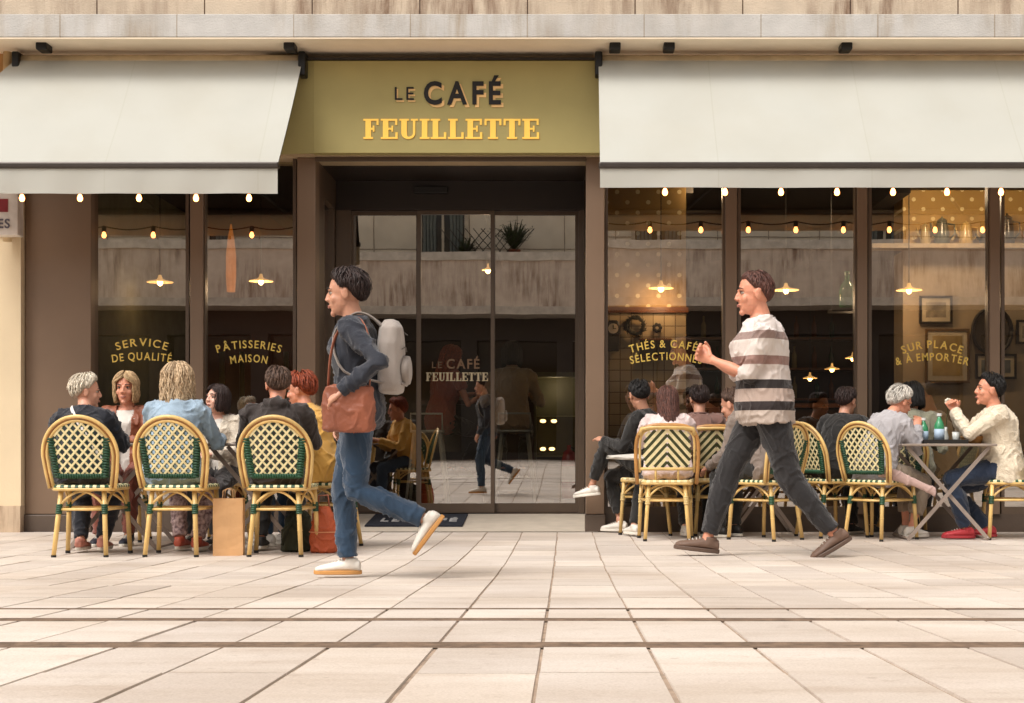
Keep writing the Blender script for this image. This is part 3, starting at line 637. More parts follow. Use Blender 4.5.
# decorations on the tiled pier
Yp = 13.57
t = thing('wreath','dark dried wreath hanging on the tiled pier','wreath',(PX(635,Yp),Yp-.03,PZ(326,Yp)))
b = MB(); rnd = random.Random(9)
for i in range(150):
    q = rnd.uniform(0,6.28); rr_ = .075+rnd.uniform(-.02,.02); d = q+rnd.uniform(.6,2.2); p0 = V((rr_*math.cos(q),rnd.uniform(-.03,.02),rr_*math.sin(q))); b.tube([p0,p0+V((math.cos(d),0,math.sin(d)))*.03],[.006,.001],4)
b.tube([(.075*math.cos(2*math.pi*i/24),0,.075*math.sin(2*math.pi*i/24)) for i in range(25)],.014,6); b.build('twigs', M('wreath_dark','2A2A1E',var=.4,vs=30), t)
t = thing('wall_clock','black hanging wall clock with pale round dial at the pillar','clock',(PX(613,Yp),Yp-.02,PZ(335,Yp)))
b = MB(); b.prism([(-.055,-.15),(.055,-.15),(.06,.08),(.04,.13),(-.04,.13),(-.06,.08)],-.03,.015); b.build('case', M('frame_black','1C1612'), t, bevel=.01)
b = MB(); b.tube([(0,-.028,.055),(0,-.036,.055)],.046,20); b.build('dial', M('dial_white','C8BFAE',rough=.4,bump=0), t); b = MB(); b.box(-.004,.004,-.04,-.0365,.055,.09); b.box(0,.025,-.04,-.0365,.051,.058); b.build('hand', M('frame_black','1C1612'), t)
t = thing('blackboard','small dark board hanging on the tiled pier behind the tea lettering','board',(PX(655,Yp),Yp-.012,PZ(348,Yp))); b = MB(); b.box(-.14,.14,-.012,.01,-.07,.07); b.build('board', M('board_dark','201A16'), t); b = MB(); b.box(-.15,.15,-.016,.008,.071,.085); b.box(-.15,.15,-.016,.008,-.085,-.071); b.build('frame', M('wood_brown','6B3E1E'), t)
t = thing('wall_hook','dark flower shaped coat hook above the dark board','hook',(PX(657,Yp),Yp-.02,PZ(328,Yp))); b = MB()
for i in range(7): q = 2*math.pi*i/7; b.ell((.03*math.cos(q),0,.03*math.sin(q)),(.018,.01,.018),8)
b.build('rosette', fr_b, t, smooth=True)
# pendant lamps
shade_m = M('shade_opal','E8C98A',rough=.4,bump=0,emit=.5,ecol='FFC070'); lampglow = M('lamp_glow','FFE0A0',emit=11,ecol='FFC477',bump=0)
def pendant(px, py, Y, wpx, label, power=14, seg=24):
    power *= .35
    s_ = F/Y; r = wpx/2/s_; x, z = PX(px,Y), PZ(py,Y)
    t = thing('pendant_lamp', label, 'lamp', (x,Y,z), 0, 'pendant lamps inside the cafe')
    b = MB(); b.lathe([(r,-.004),(r*.98,.004),(r*.7,.011),(r*.4,.019),(r*.2,.030),(r*.12,.062),(.012,.066),(.010,.06),(r*.10,.045),(r*.38,.013),(r*.7,.008),(r*.97,-.002)],(0,0,0),seg,cap=False); b.build('lamp_shade', shade_m, t, smooth=True)
    b = MB(); b.ell((0,0,-.004),(.028,.028,.034),12); b.build('bulb', lampglow, t, smooth=True)
    b = MB(); b.tube([(0,0,.06),(0,0,3.2-z)],.005,6); b.build('cord', M('black_plastic','16120F'), t)
    if power:
        l = bpy.data.lights.new('lamp_light','POINT'); l.energy = power; l.color = (1,.68,.40); l.shadow_soft_size = .06; lo = bpy.data.objects.new('lamp_light', l); COL.objects.link(lo); lo.parent = t; lo.location = (0,0,-.09)
pendant(160,282,14.0,26,'lit pendant lamp high in the window nearest the left pillar',4)
pendant(261,281,14.0,24,'lit pendant lamp high behind the pastry lettering window')
pendant(134,331,15.6,23,'lit pendant lamp hanging just above the service lettering',8)
pendant(661,288,13.35,25,'lit pendant lamp in front of the gold papered pier',12)
pendant(786,290,14.2,26,'lit pendant lamp in the middle right window',14)
pendant(909,290,14.2,26,'lit pendant lamp left of the small townscape print',14)
pendant(810,378,17.5,14,'small far lit lamp, lowest of the three deep in the room',6); pendant(832,369,17.0,15,'small far lit lamp, middle of the three deep in the room',0); pendant(853,358,16.6,16,'small far lit lamp, nearest the mullion of the three',8)
pendant(488,270,15.5,12,'small lit lamp seen through the sliding doors',12)
for xs_, pw_, lb_ in ((PX(700,13.7), 13, 'unseen lamp added near the ceiling to brighten the gold papered pier'), (PX(940,13.9), 20, 'unseen lamp added near the ceiling to brighten the high shelf of pots'), (PX(1040,13.9), 8, 'unseen lamp added near the ceiling past the last mullion')):  # added out of view to brighten the papered walls and the shelf
    t = thing('added_fill_lamp', lb_, 'lamp', (xs_, 13.6 if xs_ < 2 else 13.8, 3.2), 0, 'unseen lamps added inside the cafe'); b = MB(); b.lathe([(.07,0),(.075,-.03),(.06,-.06),(.001,-.062)],(0,0,0),16); b.build('diffuser', lampglow, t, smooth=True)
    l = bpy.data.lights.new('lamp_light','POINT'); l.energy = pw_; l.color = (1,.74,.46); l.shadow_soft_size=.08; lo = bpy.data.objects.new('lamp_light', l); COL.objects.link(lo); lo.parent=t; lo.location=(0,0,-.16)
# tall glowing shape made to stand for an amber streak of light, left window
t = thing('amber_streak','tall pointed amber shape standing for a streak of light behind the pastry window','lamp',(PX(231,14.6),14.6,PZ(292,14.6)))
b = MB(); b.lathe([(.040,0),(.05,.15),(.05,.35),(.032,.52),(.006,.66)],(0,0,0),16); b.build('lamp_shade', M('streak_amber','B8702A',emit=.28,ecol='E07A1A',rough=.7,var=.2,vs=12), t, smooth=True)
b = MB(); b.tube([(0,0,.66),(0,0,3.2-PZ(292,14.6))],.005,6); b.build('cord', M('black_plastic','16120F'), t)
# bar counter with small warm lights, back shelves
t = thing('bar_counter','dark wooden bar counter deep in the room','counter',(2.1,17.8,.1))
b = MB(); b.box(-1.6,1.4,-.3,.3,0,1.05); b.build('front', M('wood_dark','3A2216',var=.3), t); b = MB(); b.box(-1.65,1.45,-.36,.36,1.052,1.1); b.build('counter_top', M('wood_brown','6B3E1E'), t)
t = thing('back_shelf','shelf of bottles behind the bar','shelf',(2.6,19.9,.1))
for z in (1.2,1.6,2.0): b = MB(); b.box(-1.2,1.2,-.18,.18,z,z+.03); b.build('shelf_board', M('wood_brown','6B3E1E'), t)
rnd = random.Random(4)
bm_ = [M('bottle_green','1C3A22',rough=.15,bump=0), M('bottle_amber','6A3A12',rough=.15,bump=0), M('bottle_pale','9A8A5A',rough=.2,bump=0)]
proto_b = []
for m_ in bm_:
    b = MB(); b.lathe([(.035,0),(.036,.17),(.014,.22),(.014,.29),(.001,.291)],(0,0,0),12); o = b.build('bottle', m_, None, smooth=True); proto_b.append(o)
NTH = ['first','second','third','fourth','fifth','sixth','seventh','eighth','ninth']; tone = ['green','amber','pale']; first = [True]*3
for z, wd in ((1.33,'lowest'),(1.73,'middle'),(2.13,'top')):
    for i in range(9):
        j = rnd.randrange(3); o = proto_b[j] if first[j] else proto_b[j].copy()
        if not first[j]: COL.objects.link(o)
        first[j] = False; o.location = (1.55+i*.25+rnd.uniform(-.05,.05), 19.85, z)
        tag(o, f'{tone[j]} bottle, {NTH[i]} from the left end of the {wd} shelf behind the bar', 'bottle', 'bottles behind the bar')
# green demijohn on a hanging rack
t = thing('demijohn','big green glass bottle standing on a hanging rack','bottle',(PX(847,14.0),14.0,PZ(309,14.0)),0)
b = MB(); b.lathe([(.06,0),(.075,.03),(.078,.16),(.06,.22),(.025,.27),(.02,.33),(.026,.335),(.026,.35),(.001,.351)],(0,0,0),18); b.build('body', M('glass_green','2E7E4A',rough=.12,bump=0,coat=.5), t, smooth=True)
b = MB(); b.box(-.16,.16,-.12,.12,-.03,-.001); b.build('rack', fr_b, t)
b = MB(); 
for sx in (-.15,.15): b.tube([(sx,0,-.02),(sx,0,3.2-PZ(309,14.0))],.006,6)
b.build('rod', fr_b, t)
# far wainscot columns seen behind the left windows
for px, col in ((222,'7A7252'),(242,'5E5A40'),(286,'6E664A')):
    Y = 15.8; b = MB(); b.tube([(PX(px,Y),Y,.1),(PX(px,Y),Y,1.7)],.028,10); tag(b.build('brass_post', M('brass_post_'+col, col, rough=.3, metal=.5), None, smooth=True), {222:'thin brass post farthest from the doors behind the pastry lettering',242:'thin brass post in the middle behind the pastry lettering',286:'thin brass post nearest the pillar behind the pastry lettering'}[px], 'post', 'brass posts inside the window')
# things behind the sliding doors
t = thing('display_cabinet','lit greenish glass display cabinet behind the right door leaf','cabinet',(PX(556,15.2),15.2,.1))
b = MB(); b.box(-.22,.28,.2,.25,0,1.35); b.box(-.22,.28,-.2,.2,0,.08); b.box(-.22,.28,-.2,.2,1.30,1.35); b.box(-.22,-.2,-.2,.2,.08,1.3); b.box(.26,.28,-.2,.2,.08,1.3); b.build('case', M('case_olive','4E4A2C',rough=.5), t)
for z in (.5,.9): b = MB(); b.box(-.2,.26,-.18,.2,z,z+.015); b.build('shelf_board', M('shelf_glass','8A8A60',rough=.2), t)
b = MB(); b.ell((-.13,-.15,.86),(.03,.02,.018)); b.ell((-.02,-.15,.86),(.03,.02,.018)); b.ell((-.13,-.15,.58),(.03,.02,.018)); b.ell((-.04,-.15,.58),(.03,.02,.018)); b.build('light', M('cab_glow','FFE0A0',emit=5,ecol='FFD080',bump=0), t, smooth=True)
l = bpy.data.lights.new('cabinet_light','POINT'); l.energy = 1.6; l.color=(1,.8,.5); l.shadow_soft_size=.1; lo = bpy.data.objects.new('cabinet_light', l); COL.objects.link(lo); lo.parent=t; lo.location=(0,-.05,1.2)
t = thing('fire_extinguisher','red fire extinguisher with white label standing inside the doors','extinguisher',(PX(569,14.1),14.1,.1))
b = MB(); b.lathe([(.065,0),(.07,.02),(.07,.38),(.05,.44),(.02,.46),(.02,.5),(.001,.501)],(0,0,0),18); b.build('cylinder', M('red_paint','A81C1C',rough=.25,bump=0,coat=.5), t, smooth=True)
b = MB(); b.tube([(0,0,.16),(0,0,.3)],.0715,18); b.build('sticker', M('sticker_white','D0C8C0',bump=0), t); b = MB(); b.tube([(.02,0,.48),(.09,-.02,.44),(.085,-.03,.2)],.01,8); b.build('hose', blackp if 'blackp' in globals() else fr_b, t, smooth=True); t.location.z=.22
b = MB(); b.box(t.location.x-.14,t.location.x+.14,13.98,14.24,.1,.22); tag(b.build('stand', M('black_metal','12100E'), None), 'low black box under the red extinguisher', 'stand')
t = thing('high_table','dark high bar table between the two stools','table',(PX(462,15.0),15.0,.1))
b = MB(); b.box(-.42,.42,-.3,.3,1.02,1.06); b.build('tabletop', M('wood_dark','3A2216'), t); b = MB(); b.box(-.28,.22,-.2,.2,0,1.018); b.build('pedestal', M('panel_black','14100E',rough=.5), t)
def stool(px, Y, mt, label):
    t = thing('bar_stool', label, 'stool', (PX(px,Y),Y,.1), 0, 'metal bar stools inside the doors')
    b = MB(); b.box(-.16,.16,-.16,.16,.74,.765); b.build('seat', mt, t, bevel=.01)
    for sx in (-1,1):
        for sy in (-1,1): b = MB(); b.tube([(sx*.12,sy*.12,.74),(sx*.2,sy*.2,.0)],[.018,.013],8); b.build('leg', mt, t, smooth=True)
    b = MB(); b.tube([(-.17,-.17,.3),(.17,-.17,.3),(.17,.17,.3),(-.17,.17,.3),(-.17,-.17,.3)],.008,6); b.build('foot_ring', mt, t, smooth=True)
    b = MB(); b.tube([(-.15,-.15,.76),(-.15,-.17,.92),(.15,-.17,.92),(.15,-.15,.76)],.01,8); b.build('backrest', mt, t, smooth=True)
stool(515,14.3, M('stool_grey','8A8A7E',rough=.4,metal=.4), 'grey metal bar stool with seated customer behind the middle door leaf'); stool(428,14.5, M('stool_white','C8C4B4',rough=.4), 'pale metal bar stool behind the leftmost door leaf')
for px, Yy, nm in ((470,15.0,'near the middle of the high table'),(462,14.9,'left on the high table')):
    b = MB(); b.lathe([(.02,0),(.03,.01),(.036,.06),(.036,.085),(.032,.085),(.028,.02)],(0,0,0),14); o = tag(b.build('coffee_cup', M('china_white','D8D0C0',rough=.2,bump=0), None, smooth=True), 'white coffee cup '+nm, 'cup'); o.location=(PX(px,Yy),Yy,1.161)
# ------------------------------------------------------------------ the street's other side (seen mirrored in the glass)
B = -9.0
opp = thing('facing_building','beige stone building with balcony facing the cafe across the street, mirrored in the glass','building')
w_b = M('facing_stone','EADFCB',rough=.8,var=.08,vs=2)
b = MB(); b.box(-30,30,B-1.45,B-1.2,3.87,9.0); mw = b.build('wall', w_b, opp)
b = MB()
for i in range(-24,25): b.box(i*1.2-.01,i*1.2+.01,B-1.197,B-1.19,4.2,9.0)
for z in (5.6,6.5,7.4,8.3): b.box(-30,30,B-1.196,B-1.191,z-.01,z+.01)
b.build('wall_joint', M('joint_mid','9A8A78'), mw)
b = MB(); b.box(-30,30,B-.18,B,4.06,5.17); b.build('parapet', weathered('facing_parapet','E2D2C2','8A7060',amt=.9,sc=.6), opp)
b = MB(); b.box(-30,30,B-.24,B+.05,5.172,5.37); b.build('coping', M('facing_coping','D8D0C4',rough=.7), opp)
b = MB(); b.box(-30,30,B-1.2,B+.06,3.87,4.058); b.build('balcony_slab', M('facing_slab','CFC6BA',rough=.7), opp)
b = MB(); b.box(-30,30,B-1.6,B-1.2,0,.5); b.box(-30,30,B-1.6,B-1.2,3.3,3.868)
for i in range(-12,13): b.box(i*2.4-.2,i*2.4+.2,B-1.6,B-1.15,.5,3.3)
b.build('shopfront', M('facing_dark','2A2420',rough=.5), opp)
b = MB(); b.box(-30,30,B-1.55,B-1.5,.5,3.3); b.build('shop_window', M('facing_glass','14120F',rough=.08,bump=0), opp)
for xc in (-3.05,-8.4,2.2,7.5,-13.5,12.7):
    b = MB(); b.box(xc-.62,xc+.62,B-1.195,B-1.15,5.0,7.6); wf = b.build('window', M('facing_frame','C8BCA8',rough=.6), opp)
    b = MB(); b.box(xc-.53,xc+.53,B-1.149,B-1.145,5.1,7.5); b.build('pane', M('facing_pane','1E1C1A',rough=.1,bump=0), wf)
    b = MB()
    for s_ in (-1,1):
        for i in range(4): b.tube([(xc+s_*(.46-i*.085),B-1.12,5.1),(xc+s_*(.46-i*.085),B-1.12,7.45)],.04,8)
    b.build('curtain', M('curtain_grey','6E7470',rough=.9), wf)
    b = MB(); b.box(xc-.55,xc+.55,B-1.09,B-1.05,6.85,6.92); b.box(xc-.03,xc+.03,B-1.09,B-1.05,5.1,6.85); b.build('frame', M('facing_frame','C8BCA8'), wf)
t = thing('trellis','dark diagonal wooden trellis on the facing balcony, seen mirrored in the doors','trellis',(-2.0,B-.35,5.37))
b = MB()
for i in range(7):
    x = -.5+i*.2
    for s_ in (1,-1): b.tube([(x-s_*.0,0,0-.05),(x+s_*.55,0,.62)],.011,5)
b.build('slats', M('trellis_dark','2E2418'), t)
def plant(x, y, z, n, h, label, seed):
    t = thing('balcony_plant', label, 'plant', (x,y,z)); rnd = random.Random(seed)
    b = MB(); b.lathe([(.12,0),(.16,.28),(.17,.3),(.001,.3)],(0,0,0),14); b.build('pot', M('terracotta','8A4A2C'), t, smooth=True); b = MB()
    for i in range(n):
        q = rnd.uniform(0,6.28); L = h*rnd.uniform(.5,1.1); o = rnd.uniform(.2,.75); pts=[V((0,0,.28))]
        for k_ in range(1,6): u_=k_/5; pts.append(V((math.cos(q)*o*L*u_, math.sin(q)*o*L*u_, .28+L*(u_-.55*u_*u_*o*1.2))))
        b.tube(pts,[.01,.02,.022,.018,.01,.002],4,flat=(.25,1.3))
        for k_ in range(1,6):
            for s_ in (-1,1):
                p=pts[k_]; d=V((-math.sin(q)*s_,math.cos(q)*s_,-.3)); b.tube([p,p+d*.1*(1.2-u_*.3)],[.012,.001],3,flat=(.3,1))
    b.build('foliage', M('leaf_dark','2E3A1A',rough=.6,var=.4,vs=20), t)
plant(-1.25,B-.6,5.2,70,.85,'bushy palm on the facing balcony beside the trellis, seen mirrored in the doors',2); plant(-2.45,B-.6,5.0,40,.6,'small leafy shrub at the foot of the balcony trellis, seen mirrored',5)
# ------------------------------------------------------------------ furniture
def vary(m, amt=.16):
    n, b = nodes_of(m); src = b.inputs['Base Color'].links[0].from_socket; oi = n.nodes.new('ShaderNodeObjectInfo')
    mr = n.nodes.new('ShaderNodeMapRange'); mr.inputs[3].default_value = 1-amt; mr.inputs[4].default_value = 1+amt*.6; n.links.new(oi.outputs['Random'], mr.inputs[0])
    h = n.nodes.new('ShaderNodeHueSaturation'); n.links.new(src, h.inputs['Color']); n.links.new(mr.outputs[0], h.inputs['Value']); n.links.new(h.outputs[0], b.inputs['Base Color'])
cane = M('cane', 'D8B470', rough=.4, var=.22, vs=14, stretch=(1,1,.4), coat=.2, bump=.1)
cane_d = M('cane_dark', '8A5A28', rough=.45, var=.25, vs=14, bump=.1)
cream = M('weave_cream', 'E6D8A8', rough=.5, var=.12, vs=40, bump=.2)
green = M('weave_green', '1F4A30', rough=.45, var=.25, vs=40, bump=.25, bs=200)
olive = M('weave_olive', '3A3E1C', rough=.5, var=.25, vs=50, bump=.2)
blackp = M('rubber_black', '17130F', rough=.6, bump=0)
steel = M('table_steel', '9C8E84', rough=.4, metal=.35, var=.15, bump=.05)

vary(cane); vary(cream, .1); vary(green, .2)
def arch(w, z0, z1, n=22, flare=0.0, sq=2.0):
    """arch outline in (x, z): straight sides then a rounded top; sq>2 squarer"""
    pts = []; zc = z0 + (z1-z0)*.46
    pts += [(-w*(1-flare), z0), (-w*(1-flare*.4), z0+(zc-z0)*.5)]
    for i in range(n+1):
        q = math.pi - math.pi*i/n; c, s_ = math.cos(q), math.sin(q)
        pts.append((w*math.copysign(abs(c)**(2/sq), c), zc+(z1-zc)*abs(s_)**(2/sq)))
    pts += [(w*(1-flare*.4), z0+(zc-z0)*.5), (w*(1-flare), z0)]
    return pts
def chair_base(t, wrapm):
    """seat, legs, braces shared by both kinds; the sitter faces +Y"""
    # seat : rim cane + woven pad
    def rr(w, d, r=.07, n=5):
        o = []
        for cx, cy, a0 in ((w-r, d-r, 0),(-(w-r), d-r, 90),(-(w-r)*.9, -(d-r), 180),((w-r)*.9, -(d-r), 270)):
            for i in range(n+1):
                q = R(a0+90*i/n); o.append((cx+r*math.cos(q), cy+r*math.sin(q)))
        return o
    b = MB(); o = rr(.205,.20); b.rings([[V((x,y,z)) for x,y in o] for z in (.435,.452)])
    s = b.build('seat', M('seat_cane', 'D2B47C', rough=.55, var=.3, vs=60, bump=.4, bs=300), t)
    b = MB(); b.tube([V((x,y,.434)) for x,y in o+o[:2]], .012, 8); b.build('seat_rim', cane, s, smooth=True)
    # woven edge in two colours: one closed tube, bands alternating
    L = o+[o[0]]; seg = [math.dist(L[i], L[i+1]) for i in range(len(o))]; tot = sum(seg); n = 64; b = MB(); K = 8
    for i in range(n):
        d = tot*i/n
        for j, sg in enumerate(seg):
            if d <= sg: break
            d -= sg
        x = L[j][0]+(L[j+1][0]-L[j][0])*d/sg; y = L[j][1]+(L[j+1][1]-L[j][1])*d/sg
        ang = math.atan2(L[j+1][1]-L[j][1], L[j+1][0]-L[j][0]); nx, ny = math.sin(ang), -math.cos(ang)
        for q in (2*math.pi*e/K for e in range(K)): b.v.append(V((x*.985+nx*.015*math.cos(q), y*.985+ny*.015*math.cos(q), .448+.013*math.sin(q))))
    for i in range(n):
        b.cur = (i//2) % 2 if False else i % 2
        for e in range(K): b.face((i*K+e, i*K+(e+1)%K, ((i+1)%n)*K+(e+1)%K, ((i+1)%n)*K+e))
    b.build('edge_weave', [cream, wrapm], s)
    for (x0,y0,x1,y1,tag_) in ((-.135,-.165,-.165,-.225,'b'),(.135,-.165,.165,-.225,'b'),(-.185,.165,-.205,.19,'f'),(.185,.165,.205,.19,'f')):
        a0 = V((x0,y0,.435)); a1 = V((x1,y1,.012))
        b = MB(); b.tube([a0, (a0+a1)/2, a1], [.0155,.0155,.0145], 10)
        for q in (.3,.62): c_ = a0.lerp(a1,q); b.tube([c_+V((0,0,.003)), c_-V((0,0,.003))], .0168, 10)
        l = b.build('leg', cane, t, smooth=True)
        b = MB(); b.tube([a1+V((0,0,.006)), a1-V((0,0,.012))], .0162, 10); b.build('foot_cap', blackp, l)
        b = MB(); w0 = a0.lerp(a1,.24); w1 = a0.lerp(a1,.36)
        for i in range(5): c_ = w0.lerp(w1, i/4); b.tube([c_+V((0,0,.006)), c_-V((0,0,.006))], .0195 if i%2 else .0205, 10)
        b.build('binding', wrapm, l, smooth=True)
    b = MB(); zb = .305
    b.tube([(-.145,-.185,zb),(.145,-.185,zb)], .009, 8); b.tube([(-.192,.172,zb),(.192,.172,zb)], .009, 8)
    b.tube([(-.15,-.185,zb),(-.192,.172,zb)], .009, 8); b.tube([(.15,-.185,zb),(.192,.172,zb)], .009, 8)
    b.build('stretcher', cane, t, smooth=True)
    b = MB()
    for (p0,p1,y) in ((-.145,.145,-.18),(-.19,.19,.17)):
        n = 12; b.tube([(p0+(p1-p0)*i/n, y, .315+.105*math.sin(math.pi*i/n)**.8) for i in range(n+1)], .0085, 8)
    for sx in (-1,1):
        n = 12; b.tube([(sx*(.15+.04*i/n), -.18+.35*i/n, .315+.105*math.sin(math.pi*i/n)**.8) for i in range(n+1)], .0085, 8)
    b.build('brace', cane, t, smooth=True)
def backmap(x, z):       # flat outline -> the leaning, slightly curved plane of the back
    q = max(0, z-.44); return V((x, -.185 - .24*q + .35*x*x - .0, z))
def inside(poly, x, z):
    c = False; j = len(poly)-1
    for i in range(len(poly)):
        (xi,zi),(xj,zj) = poly[i], poly[j]
        if (zi > z) != (zj > z) and x < (xj-xi)*(z-zi)/(zj-zi)+xi: c = not c
        j = i
    return c
def strips(mb, poly, ang, spacing, w, off, y, x0=0, z0=.7, samples=60, half=None):
    d = V((math.cos(ang), math.sin(ang))); nrm = V((-d.y, d.x))
    for i in range(-30, 31):
        o = V((x0, z0)) + nrm*(i*spacing+off); run = []
        for s_ in range(-samples, samples+1):
            p = o + d*(s_*.5/samples)
            ok = inside(poly, p.x, p.y) and (half is None or p.x*half > -.0015)
            if ok: run.append(p)
            if (not ok or s_ == samples) and run:
                if len(run) > 2:
                    b = len(mb.v); m = run[::3] + ([run[-1]] if (len(run)-1) % 3 else [])
                    for p_ in m:
                        for sg in (-1, 1):
                            q = p_ + nrm*w/2*sg
                            for dy in (-.0012, .0012): mb.v.append(backmap(q.x, q.y) + V((0, y+dy, 0)))
                    for j in range(len(m)-1):
                        a_, c_ = b+4*j, b+4*(j+1)
                        for e, f in ((0,1),(1,3),(3,2),(2,0)): mb.face((a_+e, a_+f, c_+f, c_+e))
                run = []
def lattice_chair(label, group):
    t = thing('bistro_chair', label, 'chair', (0,0,0), 0, group)
    chair_base(t, green)
    b = MB(); b.tube([backmap(x,z) for x,z in arch(.235,.44,.895,flare=.12)], .0122, 10)
    f = b.build('back_frame', cane, t, smooth=True)
    b = MB(); b.tube([backmap(x,z) for x,z in arch(.208,.45,.868,flare=.12)], .0110, 10); b.build('inner_cane', cane, f, smooth=True)
    b = MB(); b.tube([backmap(x,z)+V((0,-.006,0)) for x,z in arch(.2215,.445,.882,flare=.12)], .006, 6); b.build('dark_cane', cane_d, f, smooth=True)
    pin = [(-.15,.52),(-.185,.72)] + [(x*.9,z) for x,z in arch(.208,.45,.866) if z > .66] + [(.185,.72),(.15,.52)]
    b = MB(); sp_ = .040
    strips(b, pin, R(48), sp_, .013, 0, -.003); strips(b, pin, R(-48), sp_, .013, 0, .001)
    p = b.build('back_panel', cream, t)
    b = MB(); strips(b, pin, 0, sp_*.745, .010, sp_*.37, .005); strips(b, pin, R(90), sp_*.672, .010, sp_*.336, .007)
    b.build('panel_weave', green, p)
    b = MB()
    for sx in (-1,1):
        for i in range(15):
            z = .515+.017*i; xo = .158+.03*(z-.5)/.25
            b.tube([backmap(sx*(xo-.03),z)+V((0,-.001,0)), backmap(sx*(xo-.004),z)+V((0,-.009,0)), backmap(sx*(xo+.012),z)+V((0,0,0))], .0085, 6)
    for i in range(19):
        x = -.145+.29*i/18; b.tube([backmap(x,.503)+V((0,-.004,0)), backmap(x,.532)+V((0,-.004,0))], .0085, 6)
    b.build('binding', green, p, smooth=True)
    return t
def chevron_chair(label, group):
    t = thing('bistro_chair', label, 'chair', (0,0,0), 0, group)
    chair_base(t, M('binding_cane', 'D9BE82', rough=.5, var=.2, bump=.2))
    b = MB(); b.tube([backmap(x,z) for x,z in arch(.235,.43,.875,flare=.05,sq=3.6)], .015, 10)
    f = b.build('back_frame', M('cane_brown', 'B58246', rough=.4, var=.25, coat=.2), t, smooth=True)
    pin = [(-.165,.555)] + [(x*.86,z*1) for x,z in arch(.208,.45,.845,sq=4) if z > .6] + [(.165,.555)]
    b = MB(); b.tube([backmap(x,z) for x,z in arch(.205,.52,.85,sq=4)], .010, 8)
    b.tube([backmap(x,z)+V((0,-.004,0)) for x,z in ((-.205,.80),(-.19,.845),(-.12,.856),(0,.858),(.12,.856),(.19,.845),(.205,.80))], .018, 8)
    b.tube([backmap(x,.545) for x in (-.2,-.1,0,.1,.2)], .013, 8)
    for sx in (-1,1): b.tube([backmap(sx*.085,.545), backmap(sx*.085,.445)], .009, 8)
    b.build('inner_cane', cane, f, smooth=True)
    b = MB()
    for hf in (1,-1): strips(b, pin, R(-48)*hf if hf > 0 else R(48), .045, .0235, 0, -.001, x0=0, z0=.7, half=hf)
    p = b.build('back_panel', cream, t)
    b = MB()
    for hf in (1,-1): strips(b, pin, R(-48)*hf if hf > 0 else R(48), .045, .0235, .0225, .001, x0=0, z0=.7, half=hf)
    b.build('panel_weave', olive, p)
    return t
def put_copy(src, X, Y, yaw, label, Z=None):
    c = src if src.get('_used') is None else copy_tree(src)
    src['_used'] = 1
    if '_used' in c.keys() and c is not src: del c['_used']
    c.location = (X, Y, gz(Y) if Z is None else Z); c.rotation_euler = (0,0,R(yaw)); c['label'] = label
    return c

def folding_table(X, Y, yaw, label, group, w=.70, d=.62, h=.735):
    t = thing('folding_table', label, 'table', (X,Y,gz(Y)), yaw, group)
    b = MB(); b.box(-w/2,w/2,-d/2,d/2,h-.02,h); b.build('tabletop', M('tabletop_metal', '9A8C80', rough=.4, metal=.3, var=.15, bump=.05), t, bevel=.006)
    for y in (-d/2+.05, d/2-.05):
        for s_ in (-1,1):
            b = MB(); b.obox((0, y+s_*.012, h/2-.008), (math.hypot(w*.86, h-.03), .012, .028), (0, s_*math.atan2(h-.03, w*.86), 0)); b.build('leg', steel, t)
    b = MB(); 
    for x in (-w*.42, w*.42): b.tube([(x,-d/2+.05,.02),(x,d/2-.05,.02)], .009, 8)
    b.build('crossbar', steel, t, smooth=True)
    return t
# ------------------------------------------------------------------ people
SKIN = {}
def skin_mat(kind):
    cols = {'fair': 'DCAA94', 'pink': 'D29A80', 'tan': 'BE8A70', 'ruddy': 'CF8E72'}
    m = M('skin_'+kind, cols[kind], rough=.5, var=.07, vs=30, bump=.06, bs=300)
    b = m.node_tree.nodes['Principled BSDF']; b.inputs['Subsurface Weight'].default_value = .12; b.inputs['Subsurface Radius'].default_value = (.02,.008,.004)
    return m
def cloth(name, col, var=.12, rough=.85, bump=.35, bs=220, **k): return M('cloth_'+name, col, rough=rough, var=var, bump=bump, bs=bs, sheen=.25, **k)
def hair_mat(name, col, col2=None):
    m = M('hair_'+name, col, rough=.6, var=.25, vs=60, bump=.1, bs=260, col2=col2, detail=6)
    n, b = nodes_of(m); N, L = n.nodes, n.links; src = b.inputs['Base Color'].links[0].from_socket
    at = N.new('ShaderNodeAttribute'); at.attribute_name = 'lock'; mx_ = N.new('ShaderNodeMix'); mx_.data_type='RGBA'; mx_.blend_type='MULTIPLY'; mx_.inputs[0].default_value=1
    L.new(src, mx_.inputs[6]); L.new(at.outputs['Color'], mx_.inputs[7]); L.new(mx_.outputs[2], b.inputs['Base Color']); return m

def ik(a, b, l1, l2, pole):
    a, b = V(a), V(b); d = b-a; L = d.length
    if L > (l1+l2)*.995: b = a + d.normalized()*(l1+l2)*.995; d = b-a; L = d.length
    x = (l1*l1 - l2*l2 + L*L)/(2*L); h = math.sqrt(max(l1*l1-x*x, 0)); n = d.normalized()
    p = V(pole); p = (p - n*p.dot(n)); p = p.normalized() if p.length > 1e-4 else V((0,0,1))
    return a + n*x + p*h, b

